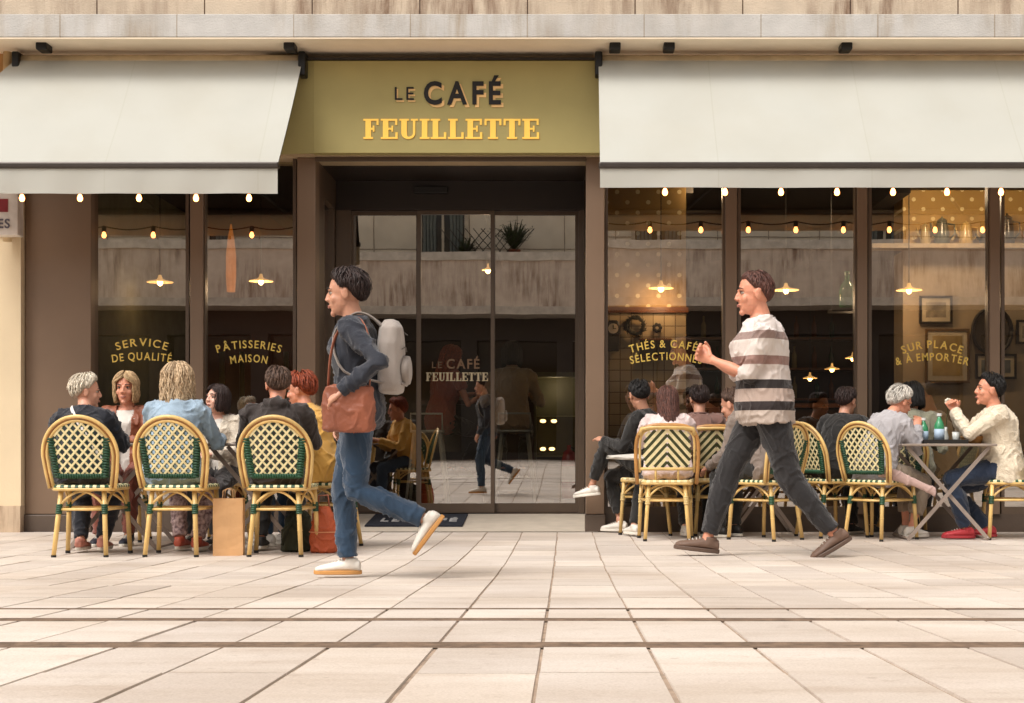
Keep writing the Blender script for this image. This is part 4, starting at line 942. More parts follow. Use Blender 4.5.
def hand_prims(mb, w, d, palm, side, k, curl=.5, spread=.12):
    """palm and five fingers from wrist w along d; palm = palm normal; side +1 right hand"""
    d = d.normalized(); palm = (palm - d*palm.dot(d)).normalized(); ac = d.cross(palm)*side  # towards thumb
    mb.tube([w-d*.03*k, w+d*.015*k, w+d*.05*k, w+d*.088*k], [.024*k,.03*k,.037*k,.035*k], 10, flat=(.5,1) , up=palm)
    for i, (off, ln) in enumerate(((.028,.072),(.0095,.080),(-.0095,.075),(-.027,.058))):
        base = w + d*.08*k + ac*off*k; q = base; dirv = d + ac*off*spread*12
        pts = [base-d*.02*k, base]; ang = curl*.55
        for s_ in (.45,.32,.25):
            rot = Matrix.Rotation(0, 3, 'X'); dirv = (dirv.normalized()*math.cos(ang) + palm*math.sin(ang)).normalized() if s_ == .45 else dirv
            if s_ != .45:
                nrm = (palm - dirv*palm.dot(dirv)); nrm = nrm.normalized() if nrm.length > .05 else -d
                dirv = (dirv*math.cos(ang*1.2) + nrm*math.sin(ang*1.2)).normalized()
            q = q + dirv*ln*s_*k; pts.append(q.copy())
        mb.tube(pts, [.009*k,.0095*k,.0088*k,.008*k,.0065*k], 8)
    b = w + d*.025*k + ac*.026*k
    t1 = (d*.7 + ac*.75 + palm*.25).normalized(); t2 = (d*.9 + ac*.25 + palm*.35).normalized()
    mb.tube([b - t1*.015*k, b + t1*.03*k, b + t1*.03*k + t2*.03*k, b + t1*.03*k + t2*.052*k], [.014*k,.0125*k,.0105*k,.008*k], 8)

def head_prims(mb, m4, k):
    st = len(mb.v)
    mb.ell((0,-.012,.025), (.073,.092,.09), 18); mb.ell((0,.02,-.03), (.06,.068,.085), 16)
    mb.ell((0,.032,-.07), (.047,.05,.042), 14); mb.ell((0,.071,-.099), (.021,.017,.017), 10)
    mb.tube([(0,.080,.016),(0,.092,-.006),(0,.0985,-.022),(0,.088,-.033)], [.007,.009,.0115,.008], 8)
    for s_ in (-1,1):
        mb.ell((s_*.011,.094,-.027), (.009,.011,.008), 8)
        mb.tube([(s_*.012,.080,.024),(s_*.045,.064,.024)], [.009,.010], 8)
        mb.ell((s_*.035,.056,-.028), (.024,.022,.026), 10)
        mb.ell((s_*.075,-.008,-.008), (.011,.021,.032), 10)
        mb.ell((s_*.078,-.012,.008), (.01,.018,.018), 8)
    mb.tube([(-.02,.079,-.060),(0,.086,-.059),(.02,.079,-.060)], [.005,.0085,.005], 8)
    mb.xf(m4 @ Matrix.Scale(k, 4), st)

def hair_build(root, m4, k, mat, style='short', n=260, seed=0, fringe=0, vol=1.0):
    rnd = random.Random(seed); c = V((0,-.012,.025)); Rr = V((.076,.095,.093))
    def tmax(ph):
        a = abs(math.degrees(ph)) % 360; a = min(a, 360-a)
        pts = [(0,50+fringe),(42,53+fringe),(66,76),(80,93),(97,93),(112,118),(140,136),(180,142)]
        for (x0,y0),(x1,y1) in zip(pts, pts[1:]):
            if a <= x1: return R(y0+(y1-y0)*(a-x0)/(x1-x0))
        return R(142)
    def pt(th, ph, off): return c + V(((Rr.x+off)*math.sin(th)*math.sin(ph), (Rr.y+off)*math.sin(th)*math.cos(ph), (Rr.z+off)*math.cos(th)))
    mb = MB()
    # base cap
    nu, nv = 28, 9; b = len(mb.v)
    for layer in (0.006, -0.002):
        for i in range(nv+1):
            for j in range(nu):
                ph = 2*math.pi*j/nu; mb.v.append(pt(max(.02, tmax(ph)*i/nv), ph, layer*(1 if i < nv else .35)))
    for L in (0,1):
        o = b + L*(nv+1)*nu
        for i in range(nv):
            for j in range(nu):
                q = (o+i*nu+j, o+i*nu+(j+1)%nu, o+(i+1)*nu+(j+1)%nu, o+(i+1)*nu+j); mb.face(q)
    o2 = b+(nv+1)*nu
    for j in range(nu): mb.face((b+nv*nu+j, b+nv*nu+(j+1)%nu, o2+nv*nu+(j+1)%nu, o2+nv*nu+j))
    P_ = {'short': (.075,-.5,.022), 'crop': (.05,-.5,.014), 'bob': (.5,-.10,.016), 'long': (.6,-.25,.014), 'wavy': (.5,-.16,.018), 'messy': (.085,-.5,.030), 'curly': (.06,-.5,.02)}[style]
    lockv = [(0, .75)]
    Lmax, zmin, off0 = P_
    for _ in range(n):
        ph = rnd.uniform(-math.pi, math.pi); tm = tmax(ph)
        th = tm*math.sqrt(rnd.random())*.98
        if style in ('bob','long','wavy') and rnd.random() < .45: th = tm*rnd.uniform(.1,.5)
        off = rnd.uniform(.35,1)*off0*vol; L = 0; pts = []; step = .016
        wob = rnd.uniform(0,6.28); amp = {'wavy': .006, 'curly': .02, 'messy': .016, 'short': .007, 'crop': .004}.get(style, .003)
        tw = rnd.uniform(-.7,.7) if style in ('messy','curly') else (rnd.uniform(-.35,.35) if style in ('short','crop') else 0); lift = rnd.uniform(0,.012) if style in ('short','messy') else rnd.uniform(0,.004)
        p = None; drop = False
        while L < Lmax and len(pts) < 34:
            if not drop:
                tp = 1-.72*min(1, th/tmax(ph))**3 if style in ('short','crop','messy','curly') else 1
                p = pt(th, ph, ((off + lift*len(pts)/4)*tp) if len(pts) else off*.3*tp)
                a = abs(ph)
                if th >= tmax(ph)*.985:
                    if style in ('short','crop','messy','curly'):
                        if len(pts) > 1: break
                    elif a < R(50): ph += math.copysign(.16, ph); 
                    else: drop = True
                th += step/.09
                if style in ('bob','long','wavy') and a < R(62): ph += math.copysign(.14, ph if ph else 1)
                ph += tw*.12
                th = min(th, math.pi*.79)
                if th > R(88) and style in ('bob','long','wavy'): drop = True
            else:
                r2 = V((p.x-c.x, p.y-c.y, 0)); inward = r2.normalized()*(.0022 if style == 'bob' and p.z < -.05 else (-.0005 if style == 'wavy' else .0003))
                p = p + V((0,0,-step)) - inward
                if style in ('long',) : p.y -= .0016
            q = p + V((math.sin(wob+L*70), math.cos(wob+L*60), 0))*amp*(min(1, L*8))
            pts.append(q)
            if p.z < zmin + rnd.uniform(0,.012): break
            L += step
        if len(pts) >= 3:
            m = len(pts); w = rnd.uniform(.0022,.0048)*(1.1 if style not in ('crop','short') else .85)
            rr = [w*(.55+.6*math.sin(math.pi*min(1,(i+.6)/m))) for i in range(m)]; rr[-1] = w*.25
            lockv.append((len(mb.v), rnd.uniform(.62,1.15))); mb.tube(pts, rr, 4, flat=(.5,1.1), up=(pts[0]-c))
    mb.xf(m4 @ Matrix.Scale(k, 4))
    h = mb.build('hair', mat, root, smooth=True); ca = h.data.color_attributes.new('lock', 'FLOAT_COLOR', 'POINT'); vals = []; j = 0
    for i in range(len(mb.v)):
        while j+1 < len(lockv) and i >= lockv[j+1][0]: j += 1
        q = lockv[j][1]; vals += [q, q, q, 1]
    ca.data.foreach_set('color', vals)
    return h

def shoe(root, ank, d, up, k, mat, sole_mat, name='shoe'):
    d = V(d).normalized(); up = (V(up) - d*V(up).dot(d)).normalized(); sx = d.cross(up)
    A = V(ank) - up*.082*k
    def loft(rows, z0):
        rs = []
        for s_, w, h, zc in rows:
            c_ = A + d*s_*k + up*(zc+z0)*k
            rs.append([c_ + (sx*math.cos(q)*w + up*math.sin(q)*h*(1 if math.sin(q) > 0 else .8))*k for q in (2*math.pi*j/12 for j in range(12))])
        return rs
    mb = MB(); mb.rings(loft([(-.072,.018,.022,.035),(-.066,.030,.034,.045),(-.03,.036,.042,.05),(.02,.038,.04,.047),(.07,.043,.033,.04),(.12,.045,.026,.034),(.16,.038,.021,.03),(.185,.018,.012,.026)], 0))
    mb.tube([A+up*.05*k-d*.012*k, V(ank)+up*.012*k-d*.014*k], [.04*k,.040*k], 12)
    me = remeshed(mb, .006, 2, name); o = link_mesh(me, name, mat, root)
    lb = MB()
    for s_, h_ in ((.045,.088),(.065,.080),(.085,.073),(.105,.066)):
        lb.tube([A+d*s_*k+up*(h_-.012)*k-sx*.022*k, A+d*(s_+.003)*k+up*h_*k, A+d*s_*k+up*(h_-.012)*k+sx*.022*k], .0032*k, 6)
    lb.build('laces', M('lace_pale','C0B8AC',bump=0), o, smooth=True)
    sb = MB(); rs0 = []
    for zz, gr in ((0,-.002),(.004,.003),(.02,.003),(.024,0)):
        rs0.append([A + up*zz*k + (d*(.057+(.133+gr)*math.cos(q)) + sx*(.043+gr)*math.sin(q)*(1+.12*math.cos(q)) )*k for q in (2*math.pi*j/24 for j in range(24))])
    sb.rings(rs0); s2 = sb.build('sole', sole_mat, root, smooth=False); s2.parent = o
    return o

def folds(me, amp=.006, sc=9, seed=0):
    amp *= 1.35
    off = V((seed*3.1, seed*1.7, 0))
    co = [v.co.copy() for v in me.vertices]; no = [v.normal.copy() for v in me.vertices]
    for v, c, n in zip(me.vertices, co, no):
        q = V((c.x*sc*1.3, c.y*sc*1.3, c.z*sc*.9)) + off
        q += V((noise.noise(q*.6), noise.noise(q*.6+V((5,5,5))), noise.noise(q*.6-V((5,5,5)))))*1.1; a_ = max(0, 1-abs(noise.noise(q))*4.2); b_ = max(0, 1-abs(noise.noise(q*1.9+V((9,2,4))))*4.5); r = a_*a_*1.5 + b_*b_*.6 - .4; r2 = noise.noise(q*.8)*1.5
        v.co = c + n*(amp*(r*.8+r2*.5) - amp*.3)
    me.update()

def person(label, X, Y, Z=None, yaw=0, k=1.0, pose='sit', seat=.46, lean=4, side=0, girth=1.0, female=False, head=(0,0,0),
           rh=None, lh=None, rf=None, lf=None, rtoe=None, ltoe=None, rpole=None, lpole=None, rpalm=None, lpalm=None, repole=None, lepole=None, curl=.5,
           top='top', topmat=None, sleeve=1.0, under=None, trousers=None, trlen=1.0, shoemat=None, solemat=None, toplen=0, collar=False,
           skin='fair', hair='short', hairmat=None, fringe=0, hvol=1.0, group=None, seed=0, glasses=False, hooded=False, brow=None, lookdown=0, hipz=None, hip_y=0.0, neck_fwd=.25, hems=1.0):
    Z = gz(Y) if Z is None else Z
    root = thing('person', label, 'person', (X, Y, Z), yaw, group)
    sk = skin_mat(skin)
    # skeleton ---------------------------------------------------------
    hz = hipz if hipz is not None else ((seat + .085*k) if pose == 'sit' else .93*k)
    pel = V((0, hip_y, hz)); L = R(lean); S_ = R(side)
    def sp(t):       # point on the spine, t in metres above the hips
        q = max(0, t)/(.5*k); a1 = L*(.6+.5*q)
        return pel + V((math.sin(S_)*t, math.sin(a1)*t, math.cos(a1)*t))
    u = (sp(.48*k)-sp(.3*k)).normalized(); rt = V((1,0,0)); rt = (rt-u*rt.dot(u)).normalized(); fw = u.cross(rt)
    shw = (.165 if female else .19)*k*(1+(girth-1)*.4)
    sc = sp(.445*k)
    shR, shL = sc + rt*shw, sc - rt*shw
    nb = sp(.5*k)
    hc = nb + u*.15*k*.45 + V((0,0,1))*.15*k*.45 + fw*.15*k*neck_fwd + V((0,0,.02*k))
    HS = 1.07
    hm = Matrix.Translation(hc) @ Euler((R(-head[1]), R(head[2]), R(head[0]))).to_matrix().to_4x4()
    l1, l2 = .29*k, .255*k
    def default_hand(s_):
        if pose == 'sit': return V((s_*.13*k, .36*k+hip_y, hz+.12*k))
        return pel + V((s_*.26*k, .08*k, .02*k))
    RH = V(rh) if rh else default_hand(1); LH = V(lh) if lh else default_hand(-1)
    eR, wR = ik(shR, RH, l1, l2, repole or (.45,-.5,-.8)); eL, wL = ik(shL, LH, l1, l2, lepole or (-.45,-.5,-.8))
    hipR, hipL = pel + V((.092*k,0,0)), pel - V((.092*k,0,0))
    t1, t2 = .435*k, .415*k
    def df(s_):
        if pose == 'sit': return V((s_*.11*k, .42*k+hip_y, .085*k))
        return V((s_*.09*k, 0, .085*k))
    RF = V(rf) if rf else df(1); LF = V(lf) if lf else df(-1)
    kR, aR = ik(hipR, RF, t1, t2, rpole or (.12,1,.35)); kL, aL = ik(hipL, LF, t1, t2, lpole or (-.12,1,.35))
    g = girth
    # body -------------------------------------------------------------
    def torso(mb, extra, lo=-.1, hi=.56, fem=female):
        prof = [(-.11,.115,.085),(-.06,.165,.118),(0,.178 if fem else .17,.125),(.09,.155,.115),(.19,.142,.105),(.29,.155,.12),(.38,.16,.122 if not fem else .128),(.44,.155,.10),(.48,.115,.08),(.515,.07,.062),(.56,.052,.054)]
        prof = [p for p in prof if lo-1e-6 <= p[0] <= hi+1e-6]; rs = []
        for t, rx, ry in prof:
            c_ = sp(t*k) + (fw*.01 if .2 < t < .4 else V()); ge = g if t < .42 else 1+(g-1)*.3
            rs.append([c_ + rt*math.cos(q)*(rx*k*ge+extra) + fw*math.sin(q)*(ry*k*ge*(1 if math.sin(q) < 0 else 1+(g-1)*.8)+extra) for q in (2*math.pi*j/20 for j in range(20))])
        mb.rings(rs)
    def arm(mb, sh, el, wr, extra, to=1.0):
        a0 = sc + (sh-sc)*.45
        mb.tube([a0, sh + (sh-sc).normalized()*.0, sh+(el-sh)*.12], [.055*k+extra,.056*k+extra,.054*k+extra], 12)
        pts = [sh, sh+(el-sh)*.5, el, el+(wr-el)*.5, wr]; rr = [.053,.046,.038,.036,.026]
        if to < 1:
            if to <= .5: pts = [sh, sh+(el-sh)*to*1.6]; rr = [.054,.052]
            else: f_ = (to-.5)*2; pts = [sh, sh+(el-sh)*.5, el, el+(wr-el)*f_]; rr = [.053,.047,.04,.036]
        mb.tube(pts, [r_*k*(1+(g-1)*.5)+extra for r_ in rr], 12)
        for q in pts[1:-1]:
            pass
        if to > .6: mb.ell(el, (.040*k+extra,)*3, 10)
    def leg(mb, h, kn, an, extra, to=1.0, hem=1.0):
        pts = [h, h+(kn-h)*.5, kn, kn+(an-kn)*.35, kn+(an-kn)*.97*to]; rr = [.088,.076,.058,.056,.037*hem if to > .8 else .05*hem]
        mb.tube(pts, [r_*k*(1+(g-1)*.6)+extra for r_ in rr], 14); mb.ell(kn, (.057*k*(1+(g-1)*.5)+extra,)*3, 12)
        mb.ell(h, (.09*k+extra,)*3, 12)
    mb = MB(); torso(mb, -.012)
    mb.tube([nb-u*.04, nb+u*.03*k, hc+(hm.to_3x3() @ V((0,-.012,-.05)))*k], [.060*k,.055*k,.053*k], 14)
    head_prims(mb, hm, k*HS)
    arm(mb, shR, eR, wR, -.008); arm(mb, shL, eL, wL, -.008)
    leg(mb, hipR, kR, aR, -.012); leg(mb, hipL, kL, aL, -.012)
    for an, kn in ((aR,kR),(aL,kL)):
        mb.tube([an+(kn-an)*.1, an-(kn-an).normalized()*.03*k], [.032*k,.034*k], 10)
    dR, dL = wR-eR, wL-eL
    hand_prims(mb, wR, dR, V(rpalm) if rpalm else V((-.5,.1,-1)), 1, k*1.02, curl)
    hand_prims(mb, wL, dL, V(lpalm) if lpalm else V((.5,.1,-1)), -1, k*1.02, curl)
    link_mesh(remeshed(mb, .0055, 1, 'body'), 'body', sk, root)
    # face details -----------------------------------------------------
    HM = hm @ Matrix.Scale(k*HS, 4)
    white = M('eye_white', 'B4A598', rough=.3, var=.02, bump=0); dark = M('eye_dark', '2A1C14', rough=.15, var=.05, bump=0); lip = M('lips_'+skin, 'B4766A', rough=.45, var=.08, bump=.05)
    for s_ in (-1,1):
        e_ = MB(); e_.ell((s_*.031,.0655,.006), (.012,.0125,.0078), 12); e_.xf(HM); eo = e_.build('eye', white, root, smooth=True)
        i_ = MB(); i_.ell((s_*.031,.0762,.0055), (.0062,.0040,.0062), 10); i_.xf(HM); i_.build('iris', dark, eo, smooth=True)
        l_ = MB(); l_.tube([(s_*.018,.074,.009),(s_*.031,.0795,.0145),(s_*.044,.070,.010)], [.0016,.0022,.0014], 6); l_.xf(HM); l_.build('eyelid', M('lash', '3A241C', var=.05, bump=0), eo, smooth=True)
        b_ = MB(); b_.tube([(s_*.014,.0885,.028),(s_*.030,.0855,.034),(s_*.050,.069,.029)], [.003,.0034,.0015], 6); b_.xf(HM); b_.build('eyebrow', brow or hairmat, root, smooth=True)
    l_ = MB(); l_.tube([(-.021,.083,-.0595),(-.008,.0925,-.0565),(0,.093,-.0575),(.008,.0925,-.0565),(.021,.083,-.0595)], [.0015,.0036,.0034,.0036,.0015], 6)
    l_.tube([(-.018,.084,-.062),(0,.0935,-.065),(.018,.084,-.062)], [.0015,.0042,.0015], 6); l_.xf(HM); l_.build('lips', lip, root, smooth=True)
    if glasses:
        g_ = MB()
        for s_ in (-1,1):
            ring = [V((s_*.033+.021*math.cos(q), .092, .004+.016*math.sin(q))) for q in (2*math.pi*j/16 for j in range(17))]
            g_.tube(ring, .0016, 5); g_.tube([(s_*.053,.09,.008),(s_*.077,.0,.008)], .0016, 5)
        g_.tube([(-.012,.093,.006),(.012,.093,.006)], .0016, 5); g_.xf(HM); g_.build('glasses', M('black_plastic', '16120F', rough=.3, bump=0), root)
    hair_build(root, hm, k*HS, hairmat, hair, seed=seed+3, fringe=fringe, vol=hvol, n={'bob':1100,'long':1200,'wavy':1200}.get(hair, 1700))
    # clothes ----------------------------------------------------------
    tm = MB(); torso(tm, .022, -.11, .19); torso(tm, .016, .09, .515)
    if toplen:      # longer hem
        c0 = sp(-.06*k); tm.tube([sp(.05*k), sp(-.02*k)-V((0,0,toplen*.3)), c0-V((0,0,toplen))], [.17*k*g,.185*k*g,.19*k*g], 20, flat=(.72,1), up=(0,1,0))
    if sleeve > .2:
        arm(tm, shR, eR, wR, .015, sleeve); arm(tm, shL, eL, wL, .015, sleeve)
    else:
        arm(tm, shR, eR, wR, .012, .3); arm(tm, shL, eL, wL, .012, .3)
    if hooded:
        tm.ell(nb - fw*.075*k - u*.005*k, (.105*k,.07*k,.05*k), 14)
    if collar:
        tm.tube([nb-u*.02*k, nb+u*.045*k], [.077*k,.070*k], 16)
    me = remeshed(tm, .009, 3, top)
    folds(me, .0075, 8, seed)
    if under:        # open front showing what is worn beneath
        bm = bmesh.new(); bm.from_mesh(me); kill = []
        for f_ in bm.faces:
            q = f_.calc_center_median() - sp(.2*k); x = q.dot(rt); t = q.dot(u); y = q.dot(fw)
            if y > .03 and abs(x) < (.045+.10*max(0,t+.06))*k*.9 and t < .34*k: kill.append(f_)
        bmesh.ops.delete(bm, geom=kill, context='FACES'); bm.to_mesh(me); bm.free()
        um = MB(); torso(um, .002, -.11, .48); ume = remeshed(um, .01, 3, 'shirt'); folds(ume, .004, 9, seed+5); link_mesh(ume, 'shirt', under, root)
    o = link_mesh(me, top, topmat, root)
    if sleeve >= 1:       # cuffs
        for el_, w_ in ((eR,wR),(eL,wL)):
            c_ = MB(); d_ = (w_-el_).normalized(); c_.tube([w_-d_*.030*k, w_-d_*.026*k, w_+d_*.004*k, w_+d_*.008*k], [.040*k,.0435*k,.0425*k,.036*k], 14); c_.build('cuff', topmat, o, smooth=True)
    if not (under or hooded):
        c_ = MB(); rs_ = [nb + u*.016*k + rt*math.cos(q)*.066*k + fw*(math.sin(q)*.068*k+.004) - u*.018*k*max(0,math.sin(q)) for q in (2*math.pi*i/20 for i in range(21))]
        c_.tube(rs_, .0085*k, 8); c_.build('neckband', topmat, o, smooth=True)
    if under:
        so_ = o.modifiers.new('thick', 'SOLIDIFY'); so_.thickness = .006; so_.offset = -1
    if trousers:
        lm = MB(); torso(lm, -.002, -.11, .09); leg(lm, hipR, kR, aR, .012, trlen, hems); leg(lm, hipL, kL, aL, .012, trlen, hems)
        me = remeshed(lm, .009, 3, 'trousers'); folds(me, .006, 9, seed+9); link_mesh(me, 'trousers', trousers, root)
    sm_ = solemat or M('sole_white', 'D8D2C6', rough=.7)
    for an, kn, toe in ((aR,kR,rtoe),(aL,kL,ltoe)):
        d_ = V(toe) if toe else V((0,1,0)); up_ = (kn-an) if abs(d_.normalized().dot((kn-an).normalized())) < .6 else V((0,0,1))
        if abs(d_.normalized().z) < .15: up_ = V((0,0,1))
        shoe(root, an, d_, up_, k, shoemat or M('shoe_black', '1B1714'), sm_)
    root['_'] = 0; del root['_']
    return root, dict(sp=sp, u=u, rt=rt, fw=fw, nb=nb, hc=hc, wR=wR, wL=wL, sc=sc, eR=eR, eL=eL, shR=shR, shL=shL)
# ------------------------------------------------------------------ terrace: chairs
T1, T2, T3, T4, T5 = (PX(124,10.5),10.5), (PX(262,10.5),10.5), (PX(939,11.65),11.62), (PX(655,12.3),12.25), (PX(722,12.1),12.2)
GL = 'lattice backed bistro chairs'; GC = 'chevron backed bistro chairs'
lc = lattice_chair('x', GL); cc = chevron_chair('x', GC)
def L_(px, Y, yaw, lab): return put_copy(lc, PX(px, Y-.21*math.cos(R(yaw))), Y, yaw, lab)
def C_(px, Y, yaw, lab): return put_copy(cc, PX(px, Y-.21*math.cos(R(yaw))), Y, yaw, lab)
L_(80,9.72,1,'lattice cane chair holding the white haired person in navy with a white strap')
L_(172.5,9.75,-2,'lattice cane chair holding the blonde person in the denim jacket')
L_(275.5,9.75,0,'lattice cane chair holding the person in the dark hooded jacket')
L_(128,11.35,180,'cane chair under the blonde bob woman in the brown jacket')
L_(224,11.3,170,'cane chair under the dark haired woman in the white cardigan')
L_(322,10.62,78,'cane chair under the red haired person in yellow')
C_(668,11.50,-2,'chevron backed cane chair under the person in the pale pink sweater')
C_(652,12.2,66,'chevron backed chair under the black haired person in black near the pillar')
C_(716,12.15,0,'chevron backed chair under the person in the brown top, half hidden by the walker')
L_(768,11.5,42,'lattice cane chair under the person in the grey brown jacket')
L_(834,11.85,-64,'lattice cane chair turned right, under the person in black')
L_(884,11.5,-46,'lattice cane chair turned towards the folding table, under the white haired diner')
L_(1012,11.6,82,'lattice cane chair under the diner in the cream sweater')
L_(905,12.33,-15,'cane chair behind the folding table under the person in grey green')
# tables
folding_table(*T1, 0, 'small metal folding table in front of the brown jacket woman', 'folding bistro tables')
folding_table(*T2, 0, 'small metal folding table in front of the dark hooded jacket', 'folding bistro tables')
folding_table(*T3, 0, 'metal folding table with green bottles between the white haired and cream sweater diners', 'folding bistro tables', w=.72, d=.6)
folding_table(PX(762,12.3), 12.33, 0, 'metal folding table against the glass behind the striped walker', 'folding bistro tables', w=.6, d=.45)
# ------------------------------------------------------------------ people
navy = cloth('navy','141722'); black = cloth('black','15120F'); dkbrown = cloth('dark_brown','2A201C')
denim = cloth('denim_light','8FA3B4', var=.2); leather = M('leather_brown','8A4E34', rough=.5, var=.2, bump=.3, bs=80); white_c = cloth('white','D2CBC2', var=.05)
tan_tr = cloth('rust','7A4030'); cardi = cloth('cardigan','D0C4B2', bump=.8, bs=120); yellow = cloth('yellow','D9A650'); jeans = cloth('jeans','213A52', var=.25, vs=4)
pinkw = cloth('pale_pink','D9C4C0', bump=.6, bs=90); greyb = cloth('grey_brown','7A6C62'); lgrey = cloth('light_grey','A8A4A6'); gg = cloth('grey_green','8C8A76')
creamk = cloth('cream_knit','DCCEB6', bump=.9, bs=110); mauve = cloth('mauve_brown','7A5A50')
H_white = hair_mat('white','EADAC0','F8EEDC'); H_blond = hair_mat('blond','B08A5C','DDBE92'); H_wavy = hair_mat('ash','A8845C','EACFAA'); H_black = hair_mat('black','120D0B'); H_dbrown = hair_mat('dark_brown','2A1712')
H_brown = hair_mat('brown','4A3226','6A5040'); H_red = hair_mat('red','7A2E14','B0502A'); H_lbrown = hair_mat('auburn','4A2A20','6E4438'); H_silver = hair_mat('silver','DCD4C8','F0EAE0')
sh_pink = M('shoe_pink','B87A6A', rough=.5); sh_white = M('shoe_white','D6D0C6', rough=.5); sh_brown = M('shoe_brown','6A5244', rough=.6); sh_red = M('shoe_red','B03038', rough=.5); sh_coral = M('shoe_coral','B0523C', rough=.5); sole_tan = M('sole_tan','C08A4C', rough=.7)
def kz(ztop, lean=4): return max(.82, min(1.04, (ztop-.46)/(.90*math.cos(R(lean*.8)))))
GP = 'people seated on the terrace'
# 1 white haired in navy, back to us
r1, j1 = person('white haired person in navy with a thin white strap, back to the street', PX(76,9.8), 9.88, yaw=0, k=kz(1.22,12), lean=12, girth=1.18, head=(-70,4,0),
   topmat=navy, trousers=navy, shoemat=sh_pink, hair='short', hairmat=H_white, hvol=1.5, skin='pink', group=GP, seed=1, rh=(.16,.42,.76), lh=(-.2,.40,.76), rf=(.10,.16,.085), lf=(-.04,.14,.085), female=True, brow=H_white)
from mathutils.bvhtree import BVHTree
def on_cloth(root, j, pts, off=.004):
    o = [c for c in root.children if c.name.split('.')[0] == 'top'][0]; tr = BVHTree.FromPolygons([v.co for v in o.data.vertices], [tuple(p.vertices) for p in o.data.polygons]); res = []
    for t_, x in pts:
        q = j['sp'](t_) + j['rt']*x; h = tr.ray_cast(q - j['fw']*.6, j['fw'])
        if h[0] is not None: res.append(h[0] - j['fw']*off)
    return res
b = MB(); b.tube(on_cloth(r1, j1, [(.47-.42*i/14, -.10+.27*i/14) for i in range(15)]), .012, 8, flat=(.4,1.1), up=(0,1,0)); b.build('bag_strap', M('strap_white','D6D0CC',bump=0), r1, smooth=True)
# 2 blonde bob facing the camera
person('woman with a blonde bob in a brown leather jacket, facing the street', PX(129,11.2), 11.18, yaw=182, k=kz(1.30), lean=3, head=(0,6,0), female=True, topmat=leather, under=white_c, trousers=tan_tr,
   shoemat=M('shoe_navy','1A1C28'), hair='bob', hairmat=H_blond, skin='ruddy', group=GP, seed=2, rh=(.14,.36,.755), lh=(-.12,.38,.755), fringe=4)
# 3 wavy blonde in denim
person('person with wavy ash blonde hair in a pale denim jacket, seated back to the street', PX(173,9.9), 9.9, yaw=-4, k=kz(1.30,6), lean=7, head=(-14,-2,0), female=True, girth=1.1, topmat=denim, trousers=M('skirt_print','8A6470',rough=.9,var=.6,vs=45,col2='D0B8B4'),
   shoemat=sh_coral, hair='wavy', hairmat=H_wavy, skin='fair', group=GP, seed=3, rh=(.2,.40,.76), lh=(-.15,.42,.76), rf=(.10,.2,.085), lf=(-.05,.3,.085), hvol=1.35)
# 4 dark haired in white cardigan
person('woman with short dark hair in a white cardigan, head tipped back, facing the street', PX(221,11.15), 11.15, yaw=172, k=kz(1.20,6), lean=6, head=(-28,-8,0), female=True, girth=1.12, topmat=cardi, under=white_c, trousers=cloth('dark_grey','3A3636'),
   shoemat=M('shoe_black','1B1714'), hair='bob', hairmat=H_dbrown, skin='fair', group=GP, seed=4, rh=(.1,.30,.68), lh=(-.04,.30,.66), hvol=1.2, fringe=2)
# 5 dark hooded jacket
person('grey brown haired person in a dark brown hooded jacket, back to the street', PX(275,9.92), 9.92, yaw=2, k=kz(1.27,7), lean=8, head=(14,8,0), girth=1.15, topmat=dkbrown, trousers=black,
   shoemat=M('shoe_black','1B1714'), hair='short', hairmat=H_brown, skin='ruddy', group=GP, seed=5, hooded=True, rh=(.18,.42,.76), lh=(-.18,.42,.76), rf=(.06,.24,.085), lf=(-.14,.3,.085))
# 6 red hair, yellow
person('red haired person in a yellow shirt leaning on the table edge', PX(318,10.5), 10.58, yaw=62, k=kz(1.28,10), lean=14, head=(14,10,0), female=True, girth=1.1, topmat=yellow, trousers=jeans,
   shoemat=sh_white, hair='short', hairmat=H_red, skin='ruddy', group=GP, seed=6, hvol=1.8, rh=(.12,.42,.76), lh=(-.10,.40,.76), toplen=.03)
# 7 black hair, black top by the pillar (legs crossed towards the doors)
person('black haired person in black, legs crossed towards the doors, near the pillar', PX(650,12.15), 12.18, yaw=66, k=kz(1.28,6), lean=6, head=(-50,14,0), topmat=black, trousers=black, trlen=.84,
   shoemat=sh_white, hair='crop', hairmat=H_black, hvol=1.8, skin='tan', group=GP, seed=7, rh=(.10,.34,.74), lh=(-.10,.36,.76), lf=(-.03,.50,.38), ltoe=(.0,1,-.12), lpole=(-.1,.6,1), rf=(.10,.30,.085))
# 8 long brown hair, pink sweater
person('person with long brown hair in a pale pink sweater, seated back to the street', PX(668,11.65), 11.66, yaw=-2, k=kz(1.22,6), lean=7, head=(8,10,0), female=True, girth=1.22, topmat=pinkw, trousers=black,
   shoemat=sh_white, hair='long', hairmat=H_lbrown, skin='fair', group=GP, seed=8, rh=(.16,.42,.76), lh=(-.16,.42,.76), rf=(.14,.1,.085), lf=(-.26,.22,.085), ltoe=(-.5,1,0))
# 9 brown top, half hidden
person('person in a mauve brown top seated facing the windows, half hidden by the striped walker', PX(700,12.2), 12.2, yaw=0, k=kz(1.24,6), lean=6, head=(10,10,0), girth=1.05, topmat=mauve, trousers=black, hair='short', hairmat=H_dbrown, skin='tan', group=GP, seed=9, rh=(.16,.36,.76), lh=(-.16,.36,.76))
